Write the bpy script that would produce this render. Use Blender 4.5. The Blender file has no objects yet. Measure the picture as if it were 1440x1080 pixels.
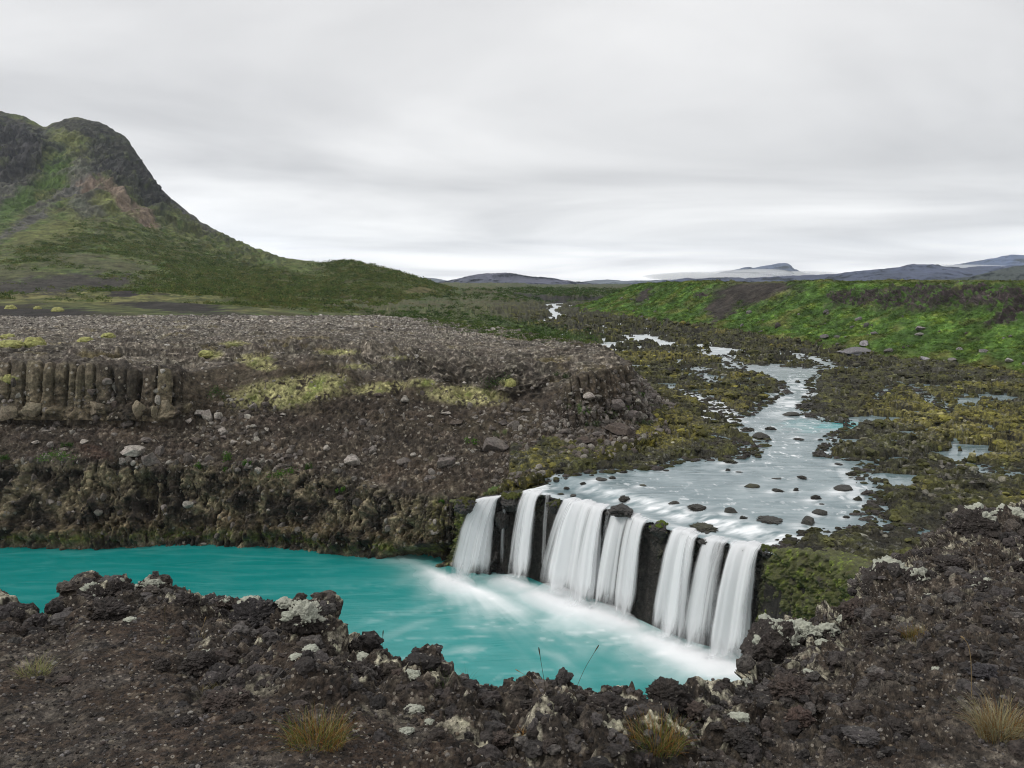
import bpy, math, time
import numpy as np
T0 = time.time()
rng = np.random.default_rng(11)
f32 = np.float32
from concurrent.futures import ThreadPoolExecutor
POOL = ThreadPoolExecutor(4)
# ------------------------------------------------------------------ camera model
F, TH, H = 1120.0, math.atan(145 / 1120.0), 33.0
CT, ST = math.cos(TH), math.sin(TH)

def P(px, py, z=None, D=None):
    """World point seen at photo pixel (px,py) at height z or at forward distance D."""
    u, v = (px - 720) / F, (540 - py) / F
    d = np.array([u, CT + v * ST, -ST + v * CT])
    k = (z - H) / d[2] if z is not None else D / d[1]
    return np.array([0, 0, H]) + d * k

def proj(A):
    x, y, z = A[..., 0], A[..., 1], A[..., 2] - H
    dep = np.maximum(y * CT - z * ST, 1e-3)
    up = y * ST + z * CT
    return 720 + F * x / dep, 540 - F * up / dep, dep

# ------------------------------------------------------------------ noise
_perm = rng.permutation(256).astype(np.int32)
_perm = np.concatenate([_perm, _perm, _perm])
_G = rng.normal(size=(256, 3)); _G = (_G / np.linalg.norm(_G, axis=1)[:, None]).astype(f32) * 1.5

def perlin(p):
    shp = p.shape[:-1]; p = p.reshape(-1, 3)
    out = np.empty(len(p), f32)
    def job(a):
        q = p[a:a + 60000].astype(f32)
        i = np.floor(q).astype(np.int32); f = q - i; i &= 255
        w = f * f * f * (f * (f * 6 - 15) + 10)
        x0, y0, z0 = i[:, 0], i[:, 1], i[:, 2]
        r = 0
        for dx in (0, 1):
            wx = w[:, 0] if dx else 1 - w[:, 0]; hx = _perm[(x0 + dx) & 255]
            for dy in (0, 1):
                wy = w[:, 1] if dy else 1 - w[:, 1]; hy = _perm[hx + ((y0 + dy) & 255)]
                for dz in (0, 1):
                    g = _G[_perm[hy + ((z0 + dz) & 255)]]
                    wz = w[:, 2] if dz else 1 - w[:, 2]
                    r = r + (wx * wy * wz).astype(f32) * (g[:, 0] * (f[:, 0] - dx) + g[:, 1] * (f[:, 1] - dy) + g[:, 2] * (f[:, 2] - dz))
        out[a:a + 60000] = r
    list(POOL.map(job, range(0, len(p), 60000)))
    return out.reshape(shp)

def fbm(p, size, octaves=4, gain=.5, mode='n', aniso=(1, 1, 1), off=0.):
    """size = wavelength in metres. mode n: signed, b: billow 0..1 (round lumps), r: ridged 0..1"""
    q = p / (size * np.asarray(aniso)) + off
    amp, tot, r = 1., 0., 0.
    for o in range(octaves):
        n = perlin(q + 17.3 * o)
        if mode == 'b': n = np.abs(n) * 1.6
        elif mode == 'r': n = 1 - np.abs(n) * 1.8
        r = r + amp * n; tot += amp; amp *= gain; q = q * 2.03
    return (r / tot).astype(f32)

def worley2(x, y, size, seed=0, jit=.9):
    """2-D cells: returns F1, F2 (cell units) and a random number per cell"""
    x = np.broadcast_to(x, np.broadcast(x, y).shape).ravel(); y = np.asarray(y).ravel()
    r = list(POOL.map(lambda a: _worley(x[a:a + 60000], y[a:a + 60000], size, seed, jit), range(0, len(x), 60000)))
    return tuple(np.concatenate([k[j] for k in r]) for j in range(3))

def _worley(x, y, size, seed, jit):
    x = (x / size).ravel().astype(f32); y = (y / size).ravel().astype(f32)
    F1 = np.full(x.shape, 9, f32); F2 = F1.copy(); ID = np.zeros(x.shape, f32)
    ix = np.floor(x).astype(np.int32); iy = np.floor(y).astype(np.int32)
    for dx in (-1, 0, 1):
        for dy in (-1, 0, 1):
            cx, cy = ix + dx, iy + dy
            h = _perm[_perm[(cx + seed) & 255] + (cy & 255)]
            h2 = _perm[h + 37]; h3 = _perm[h + 101]
            ox = cx + .5 + (h / 255. - .5) * jit; oy = cy + .5 + (h2 / 255. - .5) * jit
            d = np.sqrt((x - ox) ** 2 + (y - oy) ** 2)
            m = d < F1
            F2 = np.where(m, F1, np.minimum(F2, d)); ID = np.where(m, h3 / 255., ID); F1 = np.where(m, d, F1)
    return F1, F2, ID

def sm(a, b, x): t = np.clip((x - a) / (b - a), 0, 1); return t * t * (3 - 2 * t)
def mix(a, b, t): return a + (b - a) * t
def mixc(C, col, t): return C + (np.asarray(col, f32) - C) * np.clip(t, 0, 1)[..., None]

def blob(px, py, cx, cy, rx, ry, ang=0, n=0., soft=.35):
    a = math.radians(ang); x, y = px - cx, py - cy
    u, v = (x * math.cos(a) + y * math.sin(a)) / rx, (-x * math.sin(a) + y * math.cos(a)) / ry
    return 1 - sm(1 - soft, 1 + soft, np.sqrt(u * u + v * v) + n)

def sdf(x, y, poly):
    """signed distance (negative inside) to a plan polygon"""
    d = np.full(x.shape, 1e9, f32); ins = np.zeros(x.shape, bool); n = len(poly)
    for i in range(n):
        ax, ay = poly[i]; bx, by = poly[(i + 1) % n]
        ex, ey = bx - ax, by - ay; wx, wy = x - ax, y - ay
        t = np.clip((wx * ex + wy * ey) / (ex * ex + ey * ey + 1e-9), 0, 1)
        d = np.minimum(d, (wx - ex * t) ** 2 + (wy - ey * t) ** 2)
        c = ((ay > y) != (by > y)) & (x < ex * (y - ay) / ((by - ay) + 1e-12) + ax)
        ins ^= c
    d = np.sqrt(d); return np.where(ins, -d, d)

# ------------------------------------------------------------------ mesh helpers
COL = bpy.context.scene.collection

def raw_mesh(name, V, tris=None, quads=None, col=None, attrs=None, uv=None, smooth=True):
    me = bpy.data.meshes.new(name); V = np.ascontiguousarray(V, f32).reshape(-1, 3)
    me.vertices.add(len(V)); me.vertices.foreach_set('co', V.ravel())
    parts, tot = [], []
    for Fc, k in ((tris, 3), (quads, 4)):
        if Fc is not None and len(Fc): parts.append(np.asarray(Fc, np.int32).ravel()); tot.append(np.full(len(Fc), k, np.int32))
    lv = np.concatenate(parts); tt = np.concatenate(tot)
    me.loops.add(len(lv)); me.loops.foreach_set('vertex_index', lv)
    me.polygons.add(len(tt))
    st = np.concatenate([[0], np.cumsum(tt)[:-1]]).astype(np.int32)
    me.polygons.foreach_set('loop_start', st); me.polygons.foreach_set('loop_total', tt)
    me.polygons.foreach_set('use_smooth', np.full(len(tt), smooth, bool))
    if col is not None:
        c = np.ones((len(V), 4), f32); c[:, :3] = np.clip(np.asarray(col, f32).reshape(-1, 3), 0, 1)
        me.color_attributes.new('Col', 'FLOAT_COLOR', 'POINT').data.foreach_set('color', c.ravel())
    for k, a in (attrs or {}).items():
        me.attributes.new(k, 'FLOAT', 'POINT').data.foreach_set('value', np.ascontiguousarray(a, f32).ravel())
    if uv is not None:
        l = me.uv_layers.new(name='UVMap'); l.data.foreach_set('uv', np.ascontiguousarray(np.asarray(uv, f32).reshape(-1, 2)[lv]).ravel())
    me.update(calc_edges=True); me.validate()
    return me

def tag(o, label=None, cat=None, group=None, kind=None):
    for k, v in (('label', label), ('category', cat), ('group', group), ('kind', kind)):
        if v: o[k] = v
    return o

def link(name, me, mat, parent=None, loc=(0, 0, 0), rot=(0, 0, 0)):
    if mat: me.materials.append(mat)
    o = bpy.data.objects.new(name, me); COL.objects.link(o); o.location = loc; o.rotation_euler = rot
    if parent: o.parent = parent
    return o

def grid_quads(ny, nx, keep=None):
    i = np.arange(ny * nx, dtype=np.int32).reshape(ny, nx)
    q = np.stack([i[:-1, :-1], i[:-1, 1:], i[1:, 1:], i[1:, :-1]], -1)
    if keep is not None: q = q[keep[:-1, :-1] | keep[1:, 1:]]
    return q.reshape(-1, 4)

def normals(A):
    du = np.gradient(A, axis=1); dv = np.gradient(A, axis=0)
    n = np.cross(du, dv); l = np.linalg.norm(n, axis=-1)
    return (n / np.maximum(l, 1e-9)[..., None]).astype(f32), l.astype(f32)

def gauss(A, s, axis):
    if s <= 0: return A
    r = int(s * 3) + 1; k = np.exp(-.5 * (np.arange(-r, r + 1) / s) ** 2); k /= k.sum()
    pad = [(0, 0)] * A.ndim; pad[axis] = (r, r); B = np.pad(A, pad, mode='edge'); out = 0
    n = A.shape[axis]
    for j, w in enumerate(k):
        sl = [slice(None)] * A.ndim; sl[axis] = slice(j, j + n); out = out + w * B[tuple(sl)]
    return out

def net(pts, ns, nt, bs=0, bt=0):
    """pts[station][row] control points -> fine grid [row, station, 3] plus fractional row/station numbers"""
    C = np.array(pts, float)
    if np.isscalar(ns):                      # spread samples by chord length
        d = np.linalg.norm(np.diff(C, axis=0), axis=-1).mean(1) ** .7; ns = np.maximum(4, (d / d.sum() * ns)).astype(int)
    s = np.concatenate([np.linspace(i, i + 1, n, endpoint=False) for i, n in enumerate(ns)] + [[len(ns)]])
    t = np.concatenate([np.linspace(i, i + 1, n, endpoint=False) for i, n in enumerate(nt)] + [[len(nt)]])
    i = np.minimum(s.astype(int), len(C) - 2); w = (s - i)[:, None, None]
    A = C[i] * (1 - w) + C[i + 1] * w
    A = gauss(A, bs, 0)
    j = np.minimum(t.astype(int), C.shape[1] - 2); w = (t - j)[None, :, None]
    A = A[:, j] * (1 - w) + A[:, j + 1] * w
    A = gauss(A, bt, 1)
    return np.ascontiguousarray(A.transpose(1, 0, 2)), t, s

SURF = {}        # finished surfaces kept for placing things on them
def keep_surface(key, A, cols=None):
    px, py, d = proj(A); SURF[key] = (A.reshape(-1, 3), px.ravel(), py.ravel(), d.ravel())

def on(key, px, py, r=3.0):
    A, X, Y, D = SURF[key]
    for k in (1, 2, 4, 8, 16):
        m = np.where((np.abs(X - px) < r * k) & (np.abs(Y - py) < r * k * .6))[0]
        if len(m):
            dmin = D[m].min(); m = m[D[m] < dmin * 1.03 + .3]
            return A[m[np.argmin((X[m] - px) ** 2 + (Y[m] - py) ** 2)]]
    return P(px, py, D=float(np.median(D)))

# ------------------------------------------------------------------ materials
class NT:
    def __init__(s, name):
        s.m = bpy.data.materials.new(name); s.m.use_nodes = True; s.t = s.m.node_tree; s.t.nodes.clear()
    def n(s, typ, ins=None, **kw):
        nd = s.t.nodes.new('ShaderNode' + typ)
        for k, v in kw.items(): setattr(nd, k, v)
        for k, v in (ins or {}).items(): s.set(nd, k, v)
        return nd
    def set(s, nd, k, v):
        if isinstance(v, bpy.types.NodeSocket): s.t.links.new(v, nd.inputs[k])
        else: nd.inputs[k].default_value = v
    def ramp(s, fac, stops, interp='LINEAR'):
        r = s.n('ValToRGB', {'Fac': fac}); e = r.color_ramp.elements; r.color_ramp.interpolation = interp
        while len(e) < len(stops): e.new(.5)
        for el, (p, c) in zip(e, stops):
            el.position = p; el.color = (c, c, c, 1) if np.isscalar(c) else (*c, 1)
        return r.outputs[0]
    def math(s, op, a, b=0., c=None, clamp=False):
        m = s.n('Math', {0: a, 1: b}, operation=op, use_clamp=clamp)
        if c is not None: s.set(m, 2, c)
        return m.outputs[0]
    def mix(s, fac, a, b, blend='MIX'):
        m = s.n('MixRGB', {'Fac': fac, 'Color1': a, 'Color2': b}, blend_type=blend); return m.outputs[0]
    def out(s, sh, disp=None):
        o = s.n('OutputMaterial', {'Surface': sh}); return s.m

def terrain_mat(name, size, bump, rough=.95, var=.55, speck=0., speck_col=(.35, .33, .3, 1), spec=.25, micro=True, hue=.06):
    """Col attribute varied by world-space noise of feature size `size` metres, bump height `bump` metres"""
    t = NT(name); pos = t.n('NewGeometry').outputs['Position']
    base = t.n('Attribute', attribute_name='Col').outputs['Color']
    n1 = t.n('TexNoise', {'Vector': pos, 'Scale': 1 / size, 'Detail': 10, 'Roughness': .74}).outputs
    n2 = t.n('TexNoise', {'Vector': pos, 'Scale': .23 / size, 'Detail': 3}).outputs
    v = t.ramp(n1[0], [(.34, 1 - var), (.5, 1.), (.66, 1 + var * 1.1)])  # bump lows darkened, highs lightened: painted contrast where real shadows are weak
    v.node.color_ramp.elements[2].color = (1 + var * 1.1,) * 3 + (1,)
    c = t.mix(1., base, v, 'MULTIPLY')
    c = t.mix(hue, c, n2[1], 'OVERLAY')
    if speck:
        vo = t.n('TexVoronoi', {'Vector': pos, 'Scale': 1.1 / size, 'Randomness': 1.}).outputs
        sel = t.math('GREATER_THAN', t.n('SeparateColor', {0: vo['Color']}).outputs[0], 1 - speck)
        near = t.math('LESS_THAN', vo['Distance'], .33)
        c = t.mix(t.math('MULTIPLY', sel, near), c, speck_col)
    h = n1[0]
    if micro:
        vb = t.n('TexVoronoi', {'Vector': pos, 'Scale': 1.6 / size}, feature='SMOOTH_F1').outputs[0]
        h = t.math('SUBTRACT', h, t.math('MULTIPLY', vb, .45))
    bp = t.n('Bump', {'Height': h, 'Strength': 1., 'Distance': bump}).outputs[0]
    b = t.n('BsdfPrincipled', {'Base Color': c, 'Roughness': rough, 'Normal': bp, 'Specular IOR Level': spec}).outputs[0]
    return t.out(b)

M_BANK = terrain_mat('bank_rock', .7, .35, var=.7, speck=.12, speck_col=(.22, .20, .165, 1))
M_PLAT = M_BANK
M_FORE = terrain_mat('lava_ground', .024, .024, speck=.17, speck_col=(.27, .24, .20, 1), var=.9, spec=.35, rough=.85)
M_BED = terrain_mat('river_bed_rock', .5, .32, rough=.8, spec=.35, var=.85)
M_WALL = terrain_mat('wet_rock', .5, .16, rough=.6, spec=.45)
M_GREEN = terrain_mat('green_slope', 1.3, .4, var=.4, hue=.05)
M_MOUNT = terrain_mat('mountain_slope', 10., 5., var=.55, hue=.05)
M_FAR = terrain_mat('far_hill', 90., 20., var=.35)
M_STONE = terrain_mat('loose_stone', .3, .10, var=.6, speck=0, micro=False)
M_LAVA = terrain_mat('lava_boulder', .022, .022, var=.85, spec=.35, rough=.85, speck=.07, speck_col=(.22, .2, .17, 1))
M_LICHEN = terrain_mat('pale_lichen', .02, .007, var=.22, hue=.03)
M_PEBBLE = terrain_mat('pebble', .014, .006, var=.7, micro=False)
M_MOSS = terrain_mat('moss', .35, .12, var=.45)

def leaf_mat(name):
    t = NT(name); base = t.n('Attribute', attribute_name='Col').outputs['Color']
    d = t.n('BsdfDiffuse', {'Color': base}).outputs[0]; tr = t.n('BsdfTranslucent', {'Color': base}).outputs[0]
    return t.out(t.n('MixShader', {0: .25, 1: d, 2: tr}).outputs[0])
M_LEAF = leaf_mat('leaf'); M_GRASS = leaf_mat('grass_blade')

# ------------------------------------------------------------------ base shapes
def ico(sub):
    t = (1 + 5 ** .5) / 2
    V = [(-1, t, 0), (1, t, 0), (-1, -t, 0), (1, -t, 0), (0, -1, t), (0, 1, t), (0, -1, -t), (0, 1, -t), (t, 0, -1), (t, 0, 1), (-t, 0, -1), (-t, 0, 1)]
    Fc = [(0, 11, 5), (0, 5, 1), (0, 1, 7), (0, 7, 10), (0, 10, 11), (1, 5, 9), (5, 11, 4), (11, 10, 2), (10, 7, 6), (7, 1, 8), (3, 9, 4), (3, 4, 2), (3, 2, 6), (3, 6, 8), (3, 8, 9), (4, 9, 5), (2, 4, 11), (6, 2, 10), (8, 6, 7), (9, 8, 1)]
    V = np.array(V, float); V /= np.linalg.norm(V[0]); Fc = np.array(Fc)
    for _ in range(sub):
        E = np.sort(np.concatenate([Fc[:, [0, 1]], Fc[:, [1, 2]], Fc[:, [2, 0]]]), 1)
        u, inv = np.unique(E, axis=0, return_inverse=True); inv = inv.ravel()
        mid = V[u].mean(1); mid /= np.linalg.norm(mid, axis=1)[:, None]
        n = len(Fc); a, b, c = [inv[k * n:(k + 1) * n] + len(V) for k in range(3)]
        V = np.concatenate([V, mid]); A, B, C_ = Fc.T
        Fc = np.concatenate([np.stack(x, 1) for x in ((A, a, c), (B, b, a), (C_, c, b), (a, b, c))])
    return V, Fc
ICO = {k: ico(k) for k in range(6)}

def cut_rock(sub, ncut, rg, rough=.06, depth=(.55, .85)):
    V, Fc = ICO[sub]; V = V.copy()
    for _ in range(ncut):
        n = rg.normal(size=3); n /= np.linalg.norm(n); d = rg.uniform(*depth)
        e = V @ n - d; V -= np.maximum(e, 0)[:, None] * n
    o = rg.uniform(0, 90, 3)
    if rough: V *= (1 + rough * fbm(V + o, .7, 4)[:, None] * 1.5)
    return V.astype(f32), Fc

def lava_rock(sub, rg, amp=.3):
    V, Fc = ICO[sub]; V = V.copy(); o = rg.uniform(0, 90, 3)
    for _ in range(4):
        n = rg.normal(size=3); n /= np.linalg.norm(n); e = V @ n - rg.uniform(.5, .9); V -= np.maximum(e, 0)[:, None] * n * .8
    b = fbm(V + o, .8, 2, mode='n') * .35 + fbm(V + o, .42, 4, .6, mode='b') * amp - .1
    return (V * (1 + b)[:, None]).astype(f32), Fc

STONES = [cut_rock(1, 6, np.random.default_rng(i), 0, (.45, .8)) for i in range(10)]
JAG = [lava_rock(2, np.random.default_rng(20 + i), .7) for i in range(10)]
PEBS = [cut_rock(0, 4, np.random.default_rng(40 + i), 0, (.5, .85)) for i in range(6)]
def clump(rg):
    V, Fc = ICO[1]; return (V * (1 + rg.uniform(-.35, .35, len(V)))[:, None]).astype(f32), Fc
CLUMPS = [clump(np.random.default_rng(60 + i)) for i in range(8)]
def leafball(rg, n=26, r=.32):
    Vs, Fs = [], []
    for k in range(n):
        d = rg.normal(size=3); d /= np.linalg.norm(d); d[2] = abs(d[2]) * .9 - .1; c = d * rg.uniform(.45, 1)
        a = rg.normal(size=3); b = rg.normal(size=3); a /= np.linalg.norm(a); b /= np.linalg.norm(b)
        Vs += [c + a * r * .6, c - a * r * .6 + b * r * .3, c + b * r]; Fs.append((3 * k, 3 * k + 1, 3 * k + 2))
    return np.array(Vs, f32), np.array(Fs)
LEAFB = [leafball(np.random.default_rng(80 + i)) for i in range(6)]

def rot_mats(n, tilt=math.pi, rg=rng):
    a = rg.uniform(0, 2 * math.pi, n); b = rg.uniform(-tilt, tilt, n); c = rg.uniform(-tilt, tilt, n)
    ca, sa, cb, sb, cc, sc = np.cos(a), np.sin(a), np.cos(b), np.sin(b), np.cos(c), np.sin(c)
    R = np.empty((n, 3, 3))
    R[:, 0] = np.stack([ca * cb, ca * sb * sc - sa * cc, ca * sb * cc + sa * sc], 1)
    R[:, 1] = np.stack([sa * cb, sa * sb * sc + ca * cc, sa * sb * cc - ca * sc], 1)
    R[:, 2] = np.stack([-sb, cb * sc, cb * cc], 1)
    return R

def scatter(name, variants, pos, scl, col, mat, tilt=math.pi, smooth=False, colvar=0.):
    n = len(pos); which = rng.integers(0, len(variants), n); R = rot_mats(n, tilt)
    Vs, Fs, Cs, off = [], [], [], 0
    for k, (V, Fc) in enumerate(variants):
        m = np.where(which == k)[0]
        if not len(m): continue
        W = V[None] * 1.0
        W = np.einsum('nij,nkj->nki', R[m], np.broadcast_to(W, (len(m),) + V.shape) * 1.0)
        W = W * scl[m][:, None, :] + pos[m][:, None, :]
        Vs.append(W.reshape(-1, 3)); c = np.repeat(col[m], len(V), 0)
        if colvar: c = c * (1 + rng.uniform(-colvar, colvar, (len(c), 1)))
        Cs.append(c)
        Fs.append((Fc[None] + (np.arange(len(m)) * len(V))[:, None, None] + off).reshape(-1, 3)); off += len(m) * len(V)
    return link(name, raw_mesh(name, np.concatenate(Vs), tris=np.concatenate(Fs), col=np.concatenate(Cs), smooth=smooth), mat)

def pick(A, W, n):
    w = W.ravel().astype(float); w = np.maximum(w, 0); c = np.cumsum(w); i = np.searchsorted(c, rng.uniform(0, c[-1], n))
    return A.reshape(-1, 3)[i], i
def sizes(n, lo, hi, p=2.): return lo + (hi - lo) * rng.power(1, n) ** 0 * (rng.uniform(0, 1, n) ** p)
def aniso(s, a=.35): return s[:, None] * rng.uniform(1 - a, 1 + a, (len(s), 3))
def palette(cols, n, jit=.25):
    c = np.array(cols)[rng.integers(0, len(cols), n)]; return c * (1 + rng.uniform(-jit, jit, (n, 1)))
def tick(s):
    print('[%.1fs] %s' % (time.time() - T0, s), flush=True)

# ================================================================== LEFT BANK: canyon wall and gravel plateau
def q(px, py, a): return P(px, py, D=a) if a >= 60 else P(px, py, z=a)
def wall_st(px, ys, Ds):          # ys: r0..r7 ; Ds: D or z for each
    return [q(px if np.isscalar(px) else px[i], ys[i], Ds[i]) for i in range(8)]
LB = [
 wall_st(-420, [762, 648, 612, 596, 520, 487, 462, 443], [0, 102, 107, 111, 112, 21.2, 21.6, 22]),
 wall_st(-150, [765, 648, 612, 596, 520, 487, 462, 443], [0, 101, 107, 111, 112, 21.2, 21.6, 22]),
 wall_st(0,    [768, 650, 612, 597, 520, 488, 462, 443], [0, 101, 107, 111, 112, 21.2, 21.6, 22]),
 wall_st(120,  [772, 645, 610, 597, 523, 488, 462, 443], [0, 100, 107, 111, 112, 21.2, 21.6, 22]),
 wall_st(235,  [766, 655, 615, 600, 530, 492, 462, 442], [0, 101, 107, 111, 112.5, 21, 21.6, 22]),
 wall_st(275,  [768, 657, 622, 592, 520, 490, 462, 442], [0, 101, 107, 113, 118, 21, 21.6, 22]),
 wall_st(350,  [768, 657, 622, 582, 508, 486, 462, 442], [0, 101, 107, 114, 20.6, 21, 21.6, 22]),
 wall_st(450,  [775, 667, 627, 587, 512, 486, 462, 442], [0, 99, 106, 113, 20.4, 21, 21.5, 21.8]),
 wall_st(540,  [785, 682, 640, 592, 535, 496, 465, 443], [0, 96, 103, 112, 121, 20.6, 21.2, 21.5]),
 wall_st([625, 622, 620, 615, 615, 615, 615, 605], [797, 700, 655, 600, 548, 508, 474, 448], [0, 92.5, 98, 110, 121, 20.3, 21, 21.3]),
 [np.array([-1.2, 92, 0]), q(690, 697, 90.5), q(700, 668, 95), q(700, 612, 108), q(705, 562, 120), q(705, 515, 19.8), q(700, 482, 20.8), q(690, 457, 21)],
 [q(738, 686, 9.2), q(745, 674, 10.3), q(750, 652, 98), q(755, 607, 108), q(760, 562, 119), q(762, 518, 19.6), q(750, 489, 20.5), q(735, 464, 20.8)],
 [q(840, 664, 9.6), q(842, 648, 10.8), q(842, 627, 104), q(830, 597, 112), q(820, 527, 116), q(810, 503, 20.4), q(795, 486, 20.8), q(780, 473, 21)],
 [q(925, 637, 9.9), q(918, 620, 11), q(908, 602, 115), q(895, 580, 119), q(882, 514, 123), q(872, 501, 20.8), q(850, 491, 21), q(825, 481, 21)],
 [q(962, 592, 10), q(950, 577, 10.8), np.array([24, 141, 13.]), np.array([22, 142, 16.]), np.array([19.5, 143, 19.8]), np.array([16, 148, 20.6]), np.array([14, 155, 20.7]), np.array([12, 163, 20.6])],
 [np.array([30, 175, 9.5]), np.array([28, 174, 11.]), np.array([25, 173, 14.]), np.array([22, 172, 16.]), np.array([19, 171, 18.5]), np.array([16, 170, 19.5]), np.array([14, 169, 19.5]), np.array([12, 170, 19])],
]
for st in LB:
    st.insert(0, st[0] + np.array([0, -1.0, -1.5])); st.append(st[-1] + np.array([6, 22, -9]))
A, tr, ss = net(LB, [110, 90, 130, 130, 60, 90, 110, 110, 100, 90, 60, 110, 110, 70, 40], [6, 150, 60, 50, 90, 110, 90, 60, 14], 9, 5)
ny, nx = A.shape[:2]; N, ar = normals(A); N *= -np.sign(N[ny // 2, nx // 2, 1]) if N[ny//2, nx//2, 2] < 0 else 1
if N[200, 400, 1] > 0: N = -N
R = (tr[:, None] - 1) * np.ones((1, nx)); S = np.ones((ny, 1)) * ss[None]
px, py, _ = proj(A); wob = fbm(A, 7, 3)
cliff = sm(-.1, .12, R) * (1 - sm(.85, 1.15, R + wob * .25)); slope = sm(.9, 1.2, R) * (1 - sm(3.2, 4, R))
colm = sm(2.88, 3.0, R) * (1 - sm(3.97, 4.03, R)); colL = colm * (1 - sm(4.0, 4.9, S)); colR = colm * sm(11.2, 12, S) * (1 - sm(13.3, 13.8, S))
plat = sm(3.9, 4.3, R)
arc = np.concatenate([[0], np.cumsum(np.linalg.norm(np.diff(A[ny // 2], axis=0), axis=1))])[None] * np.ones((ny, 1))
# columns: one random polygonal face per cell along the wall
def columns(arc, w, seed, A):
    a = arc / w + fbm(np.stack([arc, arc * 0, A[..., 2] * .12], -1), 7, 2) * 1.6; c = np.floor(a).astype(int); fr = a - c; r = np.random.default_rng(seed).uniform(0, 1, 4000)
    j = r[c % 4000] * .5 - .25; h = r[(c * 7 + 3) % 4000]
    o_ = np.abs(fr - .5 - j * .25); prof = 1 - np.maximum(o_ - .36, 0) * 7 - o_ * (.35 + .5 * r[(c * 3 + 1) % 4000])
    return prof * 1.0 + (h - .5) * .9, h
c1, h1 = columns(arc, 1.75, 3, A); c2, h2 = columns(arc, 1.2, 5, A)
seam = fbm(A, 3, 2)
d = colL * (c1 * 1.0 + (fbm(A, 1.2, 4) * .35)) + colR * (c2 * .8 + fbm(A, 2, 4) * .8)
botblk, _, bid = worley2(arc + wob, A[..., 2] * 1., 2.3, 9); botblk = botblk.reshape(ny, nx); bid = bid.reshape(ny, nx)
lowcol = sm(2.8, 2.95, R) * (1 - sm(3.25, 3.42, R + seam * .12)) * (1 - sm(4.4, 5.3, S))
d = d + sm(3.96, 4.02, R) * (1 - sm(4.15, 4.4, R)) * (1 - sm(4.3, 4.9, S)) * (1.0 + fbm(A, 1.6, 3, off=33) * 1.2)
d = d * (1 - lowcol) + lowcol * ((1 - botblk) * 2.4 + .25 + fbm(A, .8, 3) * .5)
# lower cliff: knobbly, vertically drawn lava
v1 = fbm(A, 2.6, 5, .55, 'b', (.75, .75, 3.2)); v2 = fbm(A, .8, 3, .6, 'b', (.7, .7, 2.4), 9); big = fbm(A, 9, 3, off=4)
d = d + cliff * (v1 * 2.7 - .9 + v2 * .9 + big * 2.2)
ledge = np.exp(-((A[..., 2] - 1.7) / .9) ** 2) * (.5 + fbm(A, 6, 2, off=31)) * cliff
d = d + ledge * 1.1 - cliff * 2.6 * np.maximum(blob(px, py, 208, 700, 14, 34, 0, wob * .5), 1.2 * blob(px, py, 600, 782, 52, 13, -8, wob * .4))
# slope of rubble and soil
sb = fbm(A, 5, 4, .55, off=2); sbil = fbm(A, 1.3, 4, .6, 'b', off=12)
vf = fbm(A, 1.7, 3, .55, 'r', (1, 1, 4.), 66); d = d - cliff * sm(.72, .92, vf) * .9
d = d + slope * (sb * 1.1 + sbil * .95 - .25)
# plateau: low lava crust knobs
pr = np.exp(-((R - 4.55) / .55) ** 2); pk = fbm(A, 4.5, 3, .55, 'b', off=21); pk2 = fbm(A, 1.5, 2, .5, 'b', off=7)
midx = sm(5.0, 7, S) * (1 - sm(10, 12.5, S))
tq = fbm(A, 6, 4, .55, aniso=(2.0, 1.1, 1), off=21) * 5; fl_ = np.floor(tq); ter = (fl_ + sm(.62, 1., tq - fl_)) / 5.; tq2 = fbm(A, 1.9, 2, .55, aniso=(1.8, 1, 1), off=27) * 3; f2_ = np.floor(tq2); ter2 = (f2_ + sm(.6, 1., tq2 - f2_)) / 3.
d = d + plat * (ter * (1.6 + pr * 2.6) + ter2 * (.55 + .35 * pr) + pk * .3) * (1 - .5 * sm(6, 7, R))
knob = midx * sm(3.2, 3.9, R) * (1 - sm(4.8, 5.4, R)); d = d + knob * (fbm(A, 7, 3, .6, 'b', off=44) * 3.4 - .8)
A = A + N * d[..., None]
N2, ar = normals(A); N2 = N2 * np.sign((N2 * N).sum(-1))[..., None]; up = N2[..., 2]
px, py, _ = proj(A)
# --- albedo
nz = fbm(A, 3.2, 4, .55, off=3); nf = fbm(A, .7, 3, .6, off=5); ng = fbm(A, 14, 3, off=8)
C = np.ones((ny, nx, 3), f32) * np.array([.050, .042, .037], f32)
C = mixc(C, (.165, .142, .098), cliff * sm(-.2, .3, nz))            # tan rock face
C = mixc(C, (.030, .026, .022), cliff * sm(.0, .4, -nz))
C = mixc(C, (.27, .238, .165), cliff * sm(.15, .42, fbm(A, 4, 4, off=77)) * .8); C = mixc(C, (.03, .026, .022), cliff * sm(.7, .9, vf) * .7)
C = mixc(C, (.070, .044, .026), np.exp(-((A[..., 2] - 2.6) / .9) ** 2) * cliff * .5 * sm(-.3, .2, nz))   # rusty band
C = mixc(C, (.06, .075, .015), np.exp(-((A[..., 2] - 1.3) / .8) ** 2) * cliff * sm(-.2, .3, nf + nz) * .9)
C = mixc(C, (.04, .045, .012), cliff * sm(8.0, 10, S) * sm(-.25, .2, nz) * .8)
C = mixc(C, (.11, .115, .02), cliff * sm(8.2, 9.5, S) * sm(.12, .4, nf + nz * .4) * .7)
C = mixc(C, (.070, .054, .042), slope * sm(-.3, .2, ng) * .8)           # reddish soil
C = mixc(C, (.046, .037, .030), slope * sm(-.1, .3, -ng))
C = mixc(C, (.15, .132, .112), slope * sm(.12, .40, nf) * .7)
C = mixc(C, (.060, .049, .038), colm); C = mixc(C, (.125, .105, .075), colL * sm(.35, .8, h1) * .8 + lowcol * sm(.3, .6, bid) * .9)
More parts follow.
